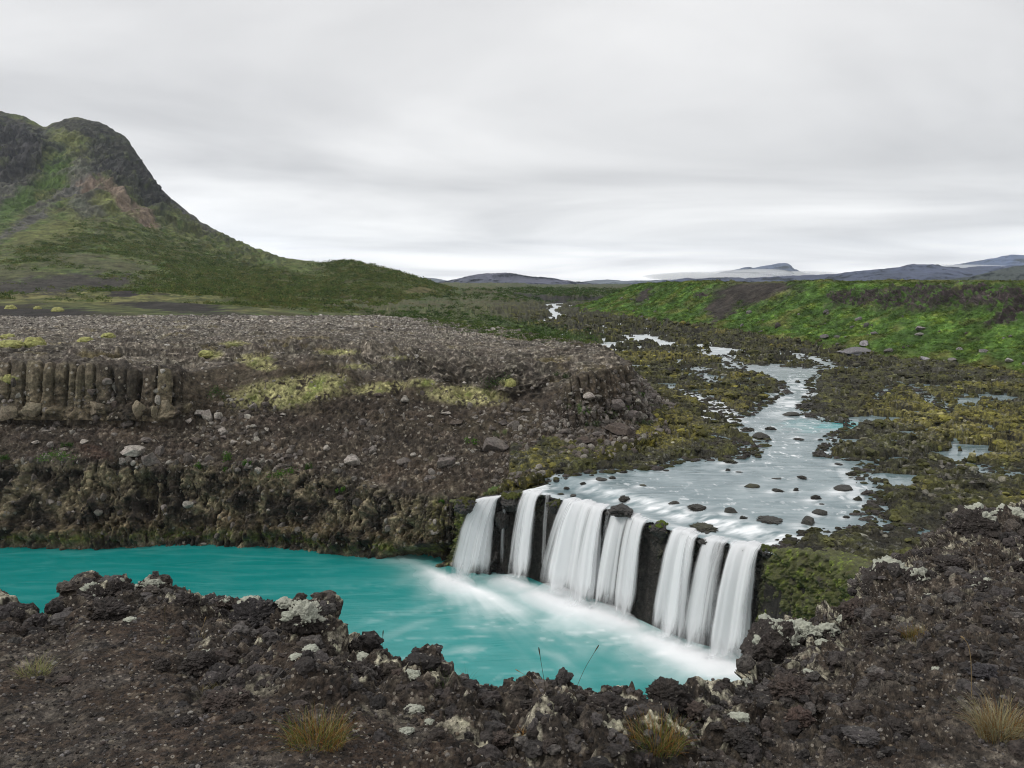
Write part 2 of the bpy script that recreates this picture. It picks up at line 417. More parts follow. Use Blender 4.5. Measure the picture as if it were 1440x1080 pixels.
C = mixc(C, (.030, .025, .02), colL * sm(.6, .9, 1 - h1))
C = mixc(C, (.105, .092, .080), plat * .9)
C = mixc(C, (.21, .19, .165), plat * sm(.05, .35, nf) * .85)
C = mixc(C, (.25, .235, .215), plat * sm(5.3, 6.4, R) * sm(-.05, .25, nf) * .6)
C = mixc(C, (.045, .036, .03), plat * sm(.1, .4, nz) * .7); C = mixc(C, (.03, .025, .022), plat * sm(.75, .98, (tq - fl_)) * .6)
C = mixc(C, (.10, .082, .035), plat * sm(.25, .5, -ng + nz * .6) * .55)
# moss patches seen on the plateau and its slope
e = nz * .7 + nf * .5
mossy = np.maximum.reduce([
 blob(px, py, 405, 552, 82, 20, -6, e), blob(px, py, 360, 505, 26, 8, 0, e), blob(px, py, 450, 540, 38, 14, -8, e), blob(px, py, 368, 514, 22, 7, 10, e),
 blob(px, py, 655, 556, 55, 13, 4, e), blob(px, py, 535, 545, 40, 8, -5, e * 1.4), blob(px, py, 594, 538, 20, 6, 0, e), blob(px, py, 715, 538, 12, 7, 0, e),
 blob(px, py, 10, 483, 30, 5, 0, e), blob(px, py, 300, 498, 14, 6, 0, e), blob(px, py, 500, 515, 45, 8, 0, e * 2 + .55), blob(px, py, 560, 503, 45, 6, 0, e * 2 + .6),
 blob(px, py, 12, 532, 14, 4, 0, e), blob(px, py, 330, 483, 20, 3, 0, e), blob(px, py, 475, 495, 30, 4, 0, e * 1.5)]) * sm(1.5, 2.2, R)
mossy = mossy * sm(-.30, .02, nf * .8 + nz * .9)
C = mixc(C, (.32, .305, .16), mossy * .95); C = mixc(C, (.15, .19, .05), mossy * sm(.05, .35, nz) * .8)
# bare dark soil swathes
soil = np.maximum.reduce([blob(px, py, 560, 575, 130, 12, 4, e), blob(px, py, 780, 575, 70, 16, 22, e), blob(px, py, 120, 625, 120, 14, 3, e), blob(px, py, 460, 600, 110, 18, 3, e * 1.3)])
C = mixc(C, (.046, .037, .031), soil * .9)
C = mixc(C, (.075, .04, .032), blob(px, py, 130, 635, 24, 8, 20, e * 1.5) * .4)
# wet dark mossy shore at the river side
shore = sm(9.8, 10.8, S) * (1 - sm(.7, 1.7, R + nz * .6)); C = mixc(C, (.040, .040, .012), shore * .9); C = mixc(C, (.13, .11, .02), shore * sm(.1, .35, nf + nz * .5) * .8)
C = mixc(C, (.05, .09, .02), slope * sm(8.5, 10, S) * sm(.28, .5, fbm(A, 4, 3, off=55)) * .8)
hb = fbm(A, 11, 4, .6, aniso=(2.6, 1, 1), off=101)
C = C * np.exp(1.1 * nf + .9 * nz * (1 - mossy) + 1.1 * hb * plat)[..., None] * np.array([1.02, 1.01, .93], f32) * 1.02
LBA, LBR, LBS, LBC = A, R, S, C
keep_surface('bank', A)
o = link('terrain', raw_mesh('terrain', A, quads=grid_quads(ny, nx), col=C), M_BANK)
tag(o, 'brown gravel plateau with basalt columns and a dark crumbly cliff over the turquoise pool', 'terrain', kind='structure')
tick('left bank')
keepw = ar
def wts(A, R, S): return ar * 1.0
# rubble on slope, cliff ledges and plateau
vis = (px > -250) & (px < 1000)
w = ar * vis * (slope * (.10 + 1.2 * sm(-.02, .22, fbm(A, 8, 3, off=88))) * (.35 + 1.6 * sm(1.2, .9, R) + sm(.0, .35, nf) * 1.5)) * (1 - .75 * soil) * (1 - mossy)
w = w + ar * vis * cliff * sm(.55, .8, up) * .25 + ar * sm(9.5, 11, S) * slope * .9
p, i = pick(A, w, 12000); s = sizes(12000, .07, .62, 6.)
scatter('rubble', STONES, p - np.array([0, 0, .05]), aniso(s, .5), palette([(.12, .105, .09), (.09, .078, .068), (.15, .135, .12), (.07, .06, .052), (.20, .185, .16)], 12000), M_STONE)
tag(bpy.context.scene.objects['rubble'], 'loose grey brown rubble strewn down the canyon slope', 'rubble', kind='stuff')
w = ar * vis * plat * (1 - mossy) * sm(-.35, .2, nf + .4 * sm(5, 6.5, R))
n = 20000; p, i = pick(A, w, n); D_ = p[:, 1]; s = sizes(n, .08, .42, 3.5) * (.6 + D_ / 260)
o = scatter('stones', STONES, p - np.array([0, 0, .04]), aniso(s, .4) * np.array([1, 1, .75]), palette([(.15, .135, .118), (.10, .088, .078), (.24, .22, .195), (.07, .06, .052), (.33, .31, .28)], n), M_STONE)
tag(o, 'loose grey lava stones covering the flat plateau across the pool', 'stones', kind='stuff')
w = ar * (mossy > .55) * (R > 1.5) * (R < 6)
n = 9000; p, i = pick(A, w, n); s = sizes(n, .06, .24, 1.5)
o = scatter('moss', LEAFB, p - np.array([0, 0, .03]), aniso(s, .3) * np.array([1.3, 1.3, .7]), palette([(.34, .32, .17), (.28, .275, .13), (.42, .40, .25), (.17, .18, .07)], n, .25), M_LEAF, tilt=.3)
tag(o, 'pale yellow green moss growing in cushions on the dark plateau rock', 'moss', kind='stuff')
w = ar * blob(px, py, 735, 466, 120, 13, 8, nz * .6 + nf * .3) * (R > 6.2) * (R < 8.2) + ar * 25 * blob(px, py, 700, 462, 150, 14, 8, nz) * (R > 7.3) * (R < 8.1) * (px > 560) * sm(-.3, .2, nz)
n = 1500; p, i = pick(A, w, n)
o = scatter('shrubbery', LEAFB, p, aniso(sizes(n, .4, 1.3, 1.5), .3) * np.array([1.3, 1.3, .8]), palette([(.06, .10, .028), (.08, .12, .03), (.045, .075, .02), (.10, .12, .04)], n, .25), M_LEAF, tilt=.25)
tag(o, 'low green scrub creeping over the far right edge of the gravel plateau', 'scrub', kind='stuff')
tick('left rubble')

# ================================================================== RIVER BED (valley floor)
def Wl(x, y):      # river surface level
    lipd = (x - LIP0[0]) * LN[0] + (y - LIP0[1]) * LN[1]       # distance upstream of the lip
    al = (x - LIP0[0]) * LT[0] + (y - LIP0[1]) * LT[1]
    return 9.75 + .75 * sm(3.5, 6.5, lipd + .12 * x) + .009 * np.clip(y - 95, 0, 560) - 1.0 * sm(-.6, -2.2, al) * sm(4.2, 2., lipd)
LIPPX = [(648, 712, 8.3), (668, 703, 8.7), (705, 699, 8.8), (722, 690, 9.5), (750, 690, 9.75), (795, 703, 9.75), (825, 706, 9.75), (858, 716, 9.75), (885, 726, 9.7), (915, 735, 9.7), (945, 745, 9.7), (990, 757, 9.7), (1040, 766, 9.7), (1076, 771, 9.75)]
LIP = [P(a, b, z=z) for a, b, z in LIPPX]
LIP0 = LIP[4]; v = LIP[-1] - LIP[4]; v = v[:2] / np.linalg.norm(v[:2]); LT = v; LN = np.array([-v[1], v[0]])
if LN[1] < 0: LN = -LN
OUT = -LN                                                       # towards the pool
# right end of the canyon: rim bends towards the camera
RIM = [P(1076, 771, z=9.9), P(1120, 778, z=10.4), P(1165, 790, z=10.6), P(1200, 803, z=10.9), np.array([26.5, 55, 12.]), np.array([24.5, 44, 13.]), np.array([20, 30, 15.])]
CANYON = [tuple(a[:2]) for a in LIP] + [tuple(a[:2]) for a in RIM] + [(-300, 20), (-300, 92), (-30, 93), (-8, 92)]
g = lambda pts, z=10.4: [tuple(P(a, b, z=z)[:2]) for a, b in pts]
MAIN = g([(705, 700), (724, 688), (742, 676), (790, 669), (860, 664), (930, 657), (962, 648), (1012, 646), (1058, 642), (1068, 628), (1060, 614), (1034, 603), (1030, 590), (1052, 586), (1078, 570), (1100, 557), (1098, 543), (1070, 533), (1042, 527), (1044, 518), (1092, 521), (1160, 525), (1150, 534), (1138, 544), (1146, 558), (1134, 572), (1130, 585), (1165, 596), (1203, 600), (1198, 607), (1170, 614), (1176, 626), (1160, 632), (1158, 642), (1214, 649), (1222, 656), (1204, 668), (1222, 682), (1236, 702), (1240, 722), (1222, 728), (1262, 742), (1228, 745), (1190, 748), (1120, 758), (1090, 768), (1076, 775), (1000, 775), (900, 745), (800, 715)], 10.4)
# narrower arms: (px,py) polyline and half width in metres
ARMS = [([(1120, 522), (1180, 520), (1140, 505), (1090, 500), (1040, 497), (1000, 492), (955, 492), (930, 486), (900, 476)], 2.4, 11.2),
        ([(1042, 520), (1010, 500), (1030, 495)], 1.8, 11.2), ([(1035, 590), (1005, 572), (985, 562), (960, 552)], 1.3, 10.7),
        ([(900, 478), (860, 486), (835, 497)], 1.1, 11.8), ([(900, 476), (850, 468), (800, 466), (760, 466), (722, 459)], 1.0, 12.6),
        ([(722, 459), (760, 452), (790, 446), (770, 438), (800, 433)], 3.2, 13.4), ([(800, 433), (770, 430), (760, 431), (790, 428)], 5., 14.6),
        ([(800, 466), (785, 475), (830, 478)], .6, 12.4), ([(1000, 540), (980, 530), (1000, 522), (1040, 521)], 1.0, 11.),
        ([(1240, 742), (1262, 738), (1290, 745)], .5, 10.6), ([(1375, 655), (1400, 662), (1425, 668)], 1.0, 10.6), ([(1180, 560), (1230, 565), (1262, 540)], .5, 10.9),
        ([(1262, 540), (1300, 555), (1340, 585)], .5, 10.8), ([(1060, 640), (1040, 625), (1000, 615)], .7, 10.5)]
def polyd(x, y, pts):
    d = np.full(x.shape, 1e9)
    for (ax, ay), (bx, by) in zip(pts[:-1], pts[1:]):
        ex, ey = bx - ax, by - ay; t = np.clip(((x - ax) * ex + (y - ay) * ey) / (ex * ex + ey * ey), 0, 1)
        d = np.minimum(d, np.hypot(x - ax - ex * t, y - ay - ey * t))
    return d
GREEN_BASE = [(800, 436, 14.6), (832, 443, 14), (900, 455, 13.2), (980, 465, 12.8), (1080, 480, 12.3), (1200, 500, 12), (1320, 515, 11.8), (1440, 532, 11.6), (1640, 560, 11.4), (1950, 600, 11.2)]

GLB = [(960, 545, 120, 70), (1330, 610, 130, 75), (1390, 660, 70, 30), (850, 480, 110, 28), (800, 440, 60, 14), (1100, 505, 160, 22)]
def h_band(x, y):            # 0 inside the stretches where shallow water shows between the rocks
    q_ = np.stack([x, y, x * 0 + 10.6 + .009 * np.maximum(y - 95, 0)], -1); px, py, _ = proj(q_)
    m = np.zeros(x.shape)
    for a, b, c_, d_ in GLB: m = np.maximum(m, blob(px, py, a, b, c_, d_))
    return (1 - m) * 6
def bed_height(x, y):
    A = np.stack([x, y, x * 0 + 3.], -1)
    wy = Wl(x, y); wrp = fbm(A, 5, 3) * 1.3 + fbm(A, 1.4, 2, off=6) * .5
    s = sdf(x, y, MAIN) + wrp * .6 + fbm(A, .7, 3, .6, off=16) * 1.1 * sm(140, 90, y)
    far = sm(120, 420, y)
    for pts, hw, z in ARMS: s = np.minimum(s, polyd(x, y, g(pts, z)) - hw + wrp * (1.1 + 1.6 * far) + far * 1.5 * fbm(A, 9, 3, off=19))
    sc = 1 + far * 1.2
    F1, F2, ID = worley2(x + wrp, y * .8, 2.1, 4); F1 = F1.reshape(x.shape); ID = ID.reshape(x.shape); F2 = F2.reshape(x.shape)
    G1, G2, GI = worley2(x, y, .8, 8); G1 = G1.reshape(x.shape); GI = GI.reshape(x.shape)
    lump = np.clip(1 - F1 * F1 * 1.5, -.3, 1) * (.25 + ID * .8); l2 = np.clip(1 - G1 * G1 * 1.6, -.2, 1) * (.3 + GI)
    bigr = fbm(A, 16, 3, off=11)
    bb = np.stack([x, y, wy], -1); bpx, bpy_, _ = proj(bb); gz = np.maximum.reduce([blob(bpx, bpy_, a_, b_, c_, d_) for a_, b_, c_, d_ in ((980, 520, 150, 95), (1300, 620, 190, 90), (1050, 470, 330, 45), (1250, 540, 190, 30))])
    K1, K2, KI = worley2(x - wrp, y * .8, 4.6, 14); K1 = K1.reshape(x.shape); KI = KI.reshape(x.shape)
    gl = sm(.02, .16, fbm(A, 5, 4, .65, aniso=(1.7, .9, 1), off=71)) * sm(5.5, 2, np.abs(h_band(x, y)))
    gsm = sm(.08, .2, fbm(A, 1.9 , 3, .6, aniso=(1.8, 1, 1), off=91) - .05 + .10 * sm(150, 260, y)) * gz; gfar = sm(.07, .19, fbm(A, 9, 4, .6, aniso=(1.2, 1.6, 1), off=95)) * sm(190, 260, y) * sm(14, 6, np.abs(x - (.165 * y + 12 * np.sin(y / 60.)) + 8)); gl = np.maximum.reduce([gl, gsm * .8, gfar])
    rel = -.06 + lump * .60 + np.clip(1 - K1 * K1 * 1.5, -.3, 1) * KI * .75 + l2 * .28 + bigr * .65 + fbm(A, .5, 4, .6, 'b', off=2) * .30 - 1.7 * gl * (1 - .25 * far)
    rel = rel * sc
    land = sm(-.3, 1.6, s); wet = 1 - land
    # broad banks build up slowly away from the water
    rise = (.35 * sm(0, 12, s) + .25 * sm(10, 40, s)) * (1 - gl)
    h = wy + rel * land + rise * land - .45 * wet - .12
    return h, s, lump, l2, bigr, wy

def polar(a0, a1, na, Y):
    a = np.linspace(a0, a1, na); return (Y[:, None] * np.tan(np.radians(a))[None]), (Y[:, None] + 0 * a[None])
inv = np.linspace(1 / 52., 1 / 330., 880); Y = np.concatenate([1 / inv, np.geomspace(332, 1500, 170), np.geomspace(1560, 14200, 60)])
x, y = polar(-16, 42, 1350, Y)
h, s, lump, l2, bigr, wy = bed_height(x, y)
cd = sdf(x, y, CANYON)                                           # inside the canyon -> drop away
left = sm(-6, -60, x) * (1 - sm(180, 330, y)); h = h - left * 6 - 16 * sm(0, -3.5, x) * (y < 108) - 14 * sm(.9, -2.2, cd) * (y < 125)
A = np.stack([x, y, h], -1); px, py, _ = proj(A)
# valley end: a dark step, then scrubby ground climbing towards the hills
st_ = fbm(A, 60, 3); stepline = 640 + st_ * 40 + 60 * sm(40, -20, x)
A[..., 2] += 3.5 * sm(0, 6, y - stepline) + 4.2 * sm(650, 1500, y) * (1 + st_ * .6) + 1 * sm(1500, 3000, y) - .010 * np.maximum(y - 1700, 0)
A[..., 2] += sm(250, 420, y) * sm(20, -20, x - .02 * y) * (2.5 + fbm(A, 30, 4) * 4 + fbm(A, 8, 3) * .8)
land = sm(0, .35, A[..., 2] - wy)
nz = fbm(A, 2.6, 4, .6, off=3); nf = fbm(A, .7, 3, .6, off=5); ng = fbm(A, 18, 3, off=9)
C = np.ones(x.shape + (3,), f32) * np.array([.030, .028, .018], f32)
mo = sm(-.15, .35, lump * .5 + nz * .7 + ng * .4 - .1) * land
C = mixc(C, (.052, .053, .015), mo * .9); C = mixc(C, (.115, .10, .022), land * sm(.16, .55, ng + nz * .5 + nf * .35) * sm(.0, .6, s) * .8)
C = mixc(C, (.075, .072, .066), sm(.25, .5, nf + nz * .3) * (1 - mo) * .7)
C = mixc(C, (.135, .12, .028), np.maximum.reduce([blob(px, py, 1340, 585, 120, 32, 8, nz), blob(px, py, 1400, 625, 60, 22, 0, nz), blob(px, py, 940, 600, 45, 26, 0, nz) * .8, blob(px, py, 1000, 560, 70, 14, 10, nz) * .6, blob(px, py, 930, 500, 80, 8, 0, nz) * .8]) * land * sm(-.35, .15, nf + nz * .5) * .9)
right = sm(45, 62, x) * (1 - sm(150, 240, y)); C = mixc(C, (.10, .095, .022), right * sm(.05, .45, ng + nz * .5 + nf * .3) * .7)
C = mixc(C, (.15, .14, .13), blob(px, py, 1330, 640, 110, 60, 25, nz) * sm(.12, .4, nf) * .6)
C = mixc(C, (.02, .018, .015), (1 - sm(-.25, .12, A[..., 2] - wy)))
e = nz * .6
shr = np.maximum.reduce([blob(px, py, 740, 466, 100, 10, 7, e), blob(px, py, 610, 447, 90, 7, 3, e)]) * (y > 190)
C = mixc(C, (.045, .075, .018), shr)
farv = sm(560, 700, y); C = mixc(C, (.060, .062, .028), farv); C = mixc(C, (.040, .060, .018), farv * sm(-.2, .3, st_ + ng)); C = mixc(C, (.11, .095, .06), farv * sm(.2, .5, ng) * .5)
C = mixc(C, (.028, .026, .026), sm(-12, 0, y - stepline) * (1 - sm(5, 12, y - stepline)) * .9)
lft = sm(250, 420, y) * sm(10, -30, x); C = mixc(C, (.085, .082, .035), lft * .8); C = mixc(C, (.05, .075, .02), lft * sm(-.1, .3, ng + nz * .3) * .9)
C = C * np.exp((1.2 * nf + .9 * nz) * (y < 420))[..., None]; C = mixc(C, (.20, .195, .17), (y < 260) * land * sm(.22, .34, fbm(A, .5, 2, off=77)) * sm(.0, .3, fbm(A, 9, 2, off=78)) * .6)
BEDA, BEDs = A, s
keep_surface('bed', A[:1060])
o = link('ground', raw_mesh('ground', A, quads=grid_quads(*x.shape)[:, ::-1], col=C), M_BED)
tag(o, 'dark mossy river bed of low lava rocks running back to the hills', 'ground', kind='structure')
tick('river bed')
_, ar = normals(A)
w = ar * land * (y < 260) * (cd > 1) * (x > 0) * sm(.1, .9, s) * (.4 + sm(.0, .4, nf)) / (1 + y / 60)
n = 9000; p, i = pick(A, w, n); sz = sizes(n, .12, .5, 2.2)
o = scatter('pebbles', STONES, p, aniso(sz, .4) * np.array([1.1, 1.1, .7]), C.reshape(-1, 3)[i] * rng.uniform(.6, 1.8, (n, 1)), M_STONE)
tag(o, 'small mossy stones scattered over the dark river bed', 'stones', kind='stuff')
w = ar * (y < 230) * (cd > .8) * (x > 0) * sm(-1.6, -.3, s) * sm(.6, .0, s) / (1 + y / 60)
n = 2600; p, i = pick(A, w, n); p[:, 2] = Wl(p[:, 0], p[:, 1]); sz = sizes(n, .08, .5, 2.5)
o = scatter('stones', JAG, p, aniso(sz, .4) * np.array([1.2, 1, .6]), palette([(.03, .028, .02), (.04, .04, .016), (.05, .045, .04)], n), M_STONE)
tag(o, 'small black stones fringing the shallow river', 'stones', kind='stuff')
w = ar * land * (y < 420) * (cd > 1) * (x > 0) * sm(.2, 1., s) * sm(-.3, .2, nz) / (1 + y / 80)
n = 9000; p, i = pick(A, w, n); sz = sizes(n, .12, .45, 2.2) * (1 + p[:, 1] / 300)
o = scatter('moss', CLUMPS, p - np.array([0, 0, .12]), aniso(sz, .3) * np.array([1.3, 1.3, .6]), C.reshape(-1, 3)[i] * rng.uniform(.6, 1.5, (n, 1)), M_MOSS, tilt=.3)
tag(o, 'olive and mustard moss tufts on the river bed rocks', 'moss', kind='stuff')
tick('bed scatter')

# --- rocks standing in the river
G1 = 'dark rocks standing in the shallow river'
RR = [
 (788, 664, 15, 'small black rock at the far left shore of the shallows'), (783, 676, 10, 'tiny black rock near the white water above the second waterfall'), (772, 673, 10, 'tiny black stone close to the mossy bank by the second waterfall'),
 (797, 687, 12, 'low dark stone between the second and middle waterfalls, upstream'), (805, 697, 13, 'dark stone just behind the lip left of the middle waterfall'), (788, 694, 14, 'flat dark rock beside the top of the second waterfall'),
 (820, 680, 12, 'blocky black rock upstream of the middle waterfall'), (847, 673, 22, 'long low black rock upstream of the middle waterfall'), (861, 672, 14, 'short black rock touching the end of a longer low one'),
 (877, 664, 14, 'small rock near the mossy left bank, above the middle waterfall'), (905, 682, 14, 'small flat rock alone in the still left half of the shallows'), (878, 703, 20, 'low rock just upstream of the wet black slab on the lip'),
 (937, 661, 12, 'small black rock in mid river near the left bank point'), (948, 707, 20, 'flat dark rock left of the white rapids'),
 (980, 714, 34, 'long flat ledge rock at the left end of the rapids'), (993, 741, 58, 'longest flat dark ledge lying just behind the lip'), (1027, 719, 24, 'flat rock in the middle of the rapids'), (1045, 728, 18, 'small wet rock between two ledges in the rapids'),
 (1083, 731, 48, 'long dark ledge with white water breaking over it'), (1135, 735, 28, 'dark rock at the right end of the white rapids'), (1162, 747, 16, 'small rock in foam beside the right shore'), (1190, 727, 14, 'small rock left of the big shore boulder pair'),
 (1153, 721, 24, 'rounded black rock standing clear above the rapids on the right'), (1155, 708, 10, 'tiny rock between two rounded rocks on the right side'), (1147, 701, 20, 'second rounded black rock up from the rapids on the right'),
 (1057, 683, 26, 'wide low black rock alone in the middle of the shallows'), (1094, 689, 20, 'domed black rock right of the wide low one'), (1120, 689, 13, 'small domed rock, right one of a pair in mid river'),
 (1091, 672, 17, 'low rock in mid river above the domed pair'), (1127, 672, 17, 'low rock right of centre above the domed pair'), (1027, 649, 26, 'wide black rock close to the left bank point'), (1039, 663, 13, 'small rock just below the wide one at the left bank point'), (1023, 661, 10, 'tiny rock left of a small rock near the left bank point'),
 (1179, 652, 14, 'small peaked rock near the right bank of the pool above the falls'), (1188, 687, 38, 'large mossy rock jutting out from the right shore'), (1207, 702, 20, 'mossy rock touching the right shore below the large one'),
 (1050, 605, 18, 'black rock at the upper left of the mid channel cluster'), (1070, 615, 26, 'largest black rock of the mid channel cluster'), (1084, 603, 22, 'black rock at the upper right of the mid channel cluster'), (1048, 617, 12, 'small black rock at the lower left of the mid channel cluster'), (1079, 618, 12, 'small black rock at the lower right of the mid channel cluster'),
 (1123, 617, 20, 'dark rock alone in mid channel below the teal inlet'), (1153, 618, 10, 'tiny rock just below the teal inlet'), (1110, 583, 34, 'long dark rock pile in the narrow channel'), (1133, 570, 40, 'tallest dark rock pile at the right edge of the narrow channel'),
 (1122, 537, 10, 'tiny rock in the bright upper channel'), (1113, 552, 12, 'small rock near the left edge of the upper channel'), (1000, 570, 10, 'small rock in the white side stream on the left')]
# ---- upper river water
def river_mat():
    t = NT('river_water'); pos = t.n('NewGeometry').outputs['Position']
    fo = t.n('Attribute', attribute_name='foam').outputs['Fac']; dp = t.n('Attribute', attribute_name='teal').outputs['Fac']
    mp = t.n('Mapping', {'Vector': pos, 'Rotation': (0, 0, math.radians(25)), 'Scale': (.35, 1.1, 1)}).outputs[0]
    n1 = t.n('TexNoise', {'Vector': mp, 'Scale': .8, 'Detail': 5, 'Roughness': .55, 'Distortion': .6}).outputs[0]
    n3 = t.n('TexNoise', {'Vector': pos, 'Scale': .22, 'Detail': 4}).outputs[0]
    deep = t.mix(t.ramp(n3, [(.35, 0.), (.65, 1.)]), (.10, .155, .17, 1), (.19, .25, .265, 1)); deep = t.mix(dp, deep, (.03, .27, .28, 1))
    deep = t.mix(t.math('MULTIPLY', t.ramp(n1, [(.48, 0.), (.72, 1.)]), .45), deep, (.45, .5, .52, 1))
    f = t.math('MULTIPLY', fo, t.ramp(n1, [(.3, .35), (.6, 1.)]))
    c = t.mix(f, deep, (.86, .88, .89, 1))
    bp = t.n('Bump', {'Height': n1, 'Strength': .35, 'Distance': .25}).outputs[0]
    ro = t.math('MULTIPLY_ADD', f, .5, .13)
    return t.out(t.n('BsdfPrincipled', {'Base Color': c, 'Roughness': ro, 'Normal': bp, 'IOR': 1.33}).outputs[0])
M_RIVER = river_mat()
inv = np.linspace(1 / 66., 1 / 700., 620); x, y = polar(-4, 40, 900, 1 / inv)
z = Wl(x, y) + fbm(np.stack([x, y, 0 * x], -1), 2.2, 3, aniso=(1, 2, 1)) * .04
cd = sdf(x, y, CANYON); z = z - .15 * sm(.5, 0, cd)
lipd = (x - LIP0[0]) * LN[0] + (y - LIP0[1]) * LN[1]
A = np.stack([x, y, z], -1); px, py, _ = proj(A)
rap = np.exp(-((lipd + .12 * x - 4.8) / 1.5) ** 2) * sm(4, 16, x); nn = fbm(A, 1.6, 3, aniso=(1.5, .6, 1))
foam = np.clip(rap * (.55 + nn * 2.4), 0, 1) * (cd > -1)
foam = np.maximum(foam, np.exp(-((lipd - 0) / .6) ** 2) * .5)
wn = fbm(A, 2.5, 3, off=3)
foam = np.maximum(foam, blob(px, py, 1118, 562, 38, 40, 0, wn) * sm(-.1, .3, wn) * .8)
foam = np.maximum(foam, sm(160, 260, y) * .6); foam = np.maximum(foam, blob(px, py, 1000, 575, 40, 14, 20, wn) * .8)  # first term whitens all far water evenly with distance
foam = np.maximum(foam, blob(px, py, 745, 686, 24, 7, 0, wn)); foam = np.maximum(foam, blob(px, py, 1200, 690, 34, 10, 60, wn) * .5)
for a_, b_, w_, *_r in RR:
    c_ = P(a_, b_, z=10.5); r_ = w_ / 2 * c_[1] / F; ux, uy = x - c_[0], y - c_[1]; dn_ = -(ux * LN[0] + uy * LN[1]); ac_ = ux * LT[0] + uy * LT[1]
    foam = np.maximum(foam, .8 * np.exp(-(ac_ / (r_ * .95 + .1)) ** 2) * np.exp(-((dn_ - r_ * 1.2) / (r_ * 1.5 + .25)) ** 2) * (w_ < 40) * sm(-.6, .3, wn))
rif = fbm(np.stack([x, y * .55, 0 * x], -1), 1.1, 4, .6, off=51)
foam = np.maximum(foam, sm(.12, .4, rif) * np.maximum.reduce([blob(px, py, 1095, 590, 70, 75, 0, wn), blob(px, py, 1190, 700, 60, 40, 0, wn) * .7, blob(px, py, 960, 700, 160, 28, 10, wn) * .6]) * .9)
teal = np.maximum(blob(px, py, 1180, 600, 30, 6, 0, wn), blob(px, py, 1140, 598, 40, 8, 0, wn) * .4)
ms = sdf(x, y, MAIN); al_ = (x - LIP0[0]) * LT[0] + (y - LIP0[1]) * LT[1]
keepm = (cd > .12 + .5 * fbm(A, 1.2, 2, off=90)) & ~((ms > 1.2) & (y < 112) & (x < 14)) & ~((al_ < -5.2) & (y < 95))
o = link('river', raw_mesh('river', A, quads=grid_quads(*x.shape, keep=keepm)[:, ::-1], attrs={'foam': foam, 'teal': teal}), M_RIVER)
tag(o, 'pale grey river winding between mossy rocks above the waterfalls', 'river', kind='structure')
keep_surface('river', A)
tick('river')

# ================================================================== ROCK WALL behind the falls and the mossy wall at its right
WALL = [LIP[0] + np.array([-2.0, 5.5, -.6]), LIP[0] + np.array([.3, 2.2, 0])] + LIP[1:] + RIM[1:]
st = []
for k, L in enumerate(WALL):
    a = WALL[max(k - 1, 0)]; b = WALL[min(k + 1, len(WALL) - 1)]; tdir = (b - a)[:2]; tdir /= np.linalg.norm(tdir); o2 = np.array([tdir[1], -tdir[0]])
    if o2[1] > 0 and k < 16: o2 = -o2
    if k >= 16: o2 = np.array([-abs(o2[0]), o2[1]])
    o3 = np.array([o2[0], o2[1], 0]); b0 = L + o3 * .9; b0[2] = -1.0; b1 = L + o3 * .35; b1[2] = L[2] * .35; b2 = L + o3 * .1; b2[2] = L[2] * .8
    top = L + o3 * .0; top[2] -= .15; bk = L - o3 * 2.6; bk[2] = L[2] - .35
    if k > 14: top[2] += .5; bk[2] += .7
    st.append([b0, b1, b2, top, bk])
A, tr, ss = net(st, 900, [90, 120, 40, 40], 5, 4)
ny, nx = A.shape[:2]; N, _ = normals(A)
if N[100, 300, 1] > 0: N = -N
R = tr[:, None] * np.ones((1, nx)); S = np.ones((ny, 1)) * ss[None]
face = 1 - sm(2.7, 3.2, R)
d = face * (fbm(A, 2.4, 4, .55, 'b', (.8, .8, 1.2)) * 1.8 - 1.25 + .85 * sm(13.3, 14.2, S) + fbm(A, .7, 3, .6, 'b', (.7, .7, 1.2), 8) * .7 + fbm(A, 6, 2, off=14) * .6 - .35) + (1 - face) * (fbm(A, .9, 3, .6, 'b', off=5) * .35 - .15)
d = d + sm(15, 16.5, S) * face * .5
A = A + N * d[..., None]
N2, _ = normals(A); nz = fbm(A, 1.8, 4, .6, off=3); nf = fbm(A, .5, 3, .6, aniso=(.8, .8, 1.8), off=5)
C = np.ones((ny, nx, 3), f32) * np.array([.020, .018, .016], f32)
C = mixc(C, (.045, .04, .035), sm(.05, .4, nz)); mg = sm(13.7, 14.4, S); mg = np.maximum(mg, .8 * sm(2.1, 1.3, S)); mg = np.maximum(mg, .75 * np.exp(-((S - 4.6) / .5) ** 2)); mg = np.maximum(mg, .8 * np.exp(-((S - 11) / .45) ** 2) * sm(1, 2, R)); mg = np.maximum(mg, .5 * np.exp(-((S - 6.3) / .4) ** 2))
C = mixc(C, (.060, .066, .016), mg * sm(-.45, -.1, nz)); C = mixc(C, (.15, .20, .018), mg * sm(.10, .40, nf + nz * .3) * .8); C = mixc(C, (.075, .058, .03), mg * sm(.1, .4, fbm(A, 2.5, 3, off=41)) * .5); C = mixc(C, (.045, .035, .02), sm(14.5, 15.6, S) * sm(.2, .45, -nz) * .8)
o = link('terrain', raw_mesh('terrain', A, quads=grid_quads(ny, nx), col=C), M_WALL)
tag(o, 'dark wet rock wall behind the waterfalls turning into a bright mossy wall at the right', 'rock wall', kind='structure')
keep_surface('wall', A)
tick('falls wall')

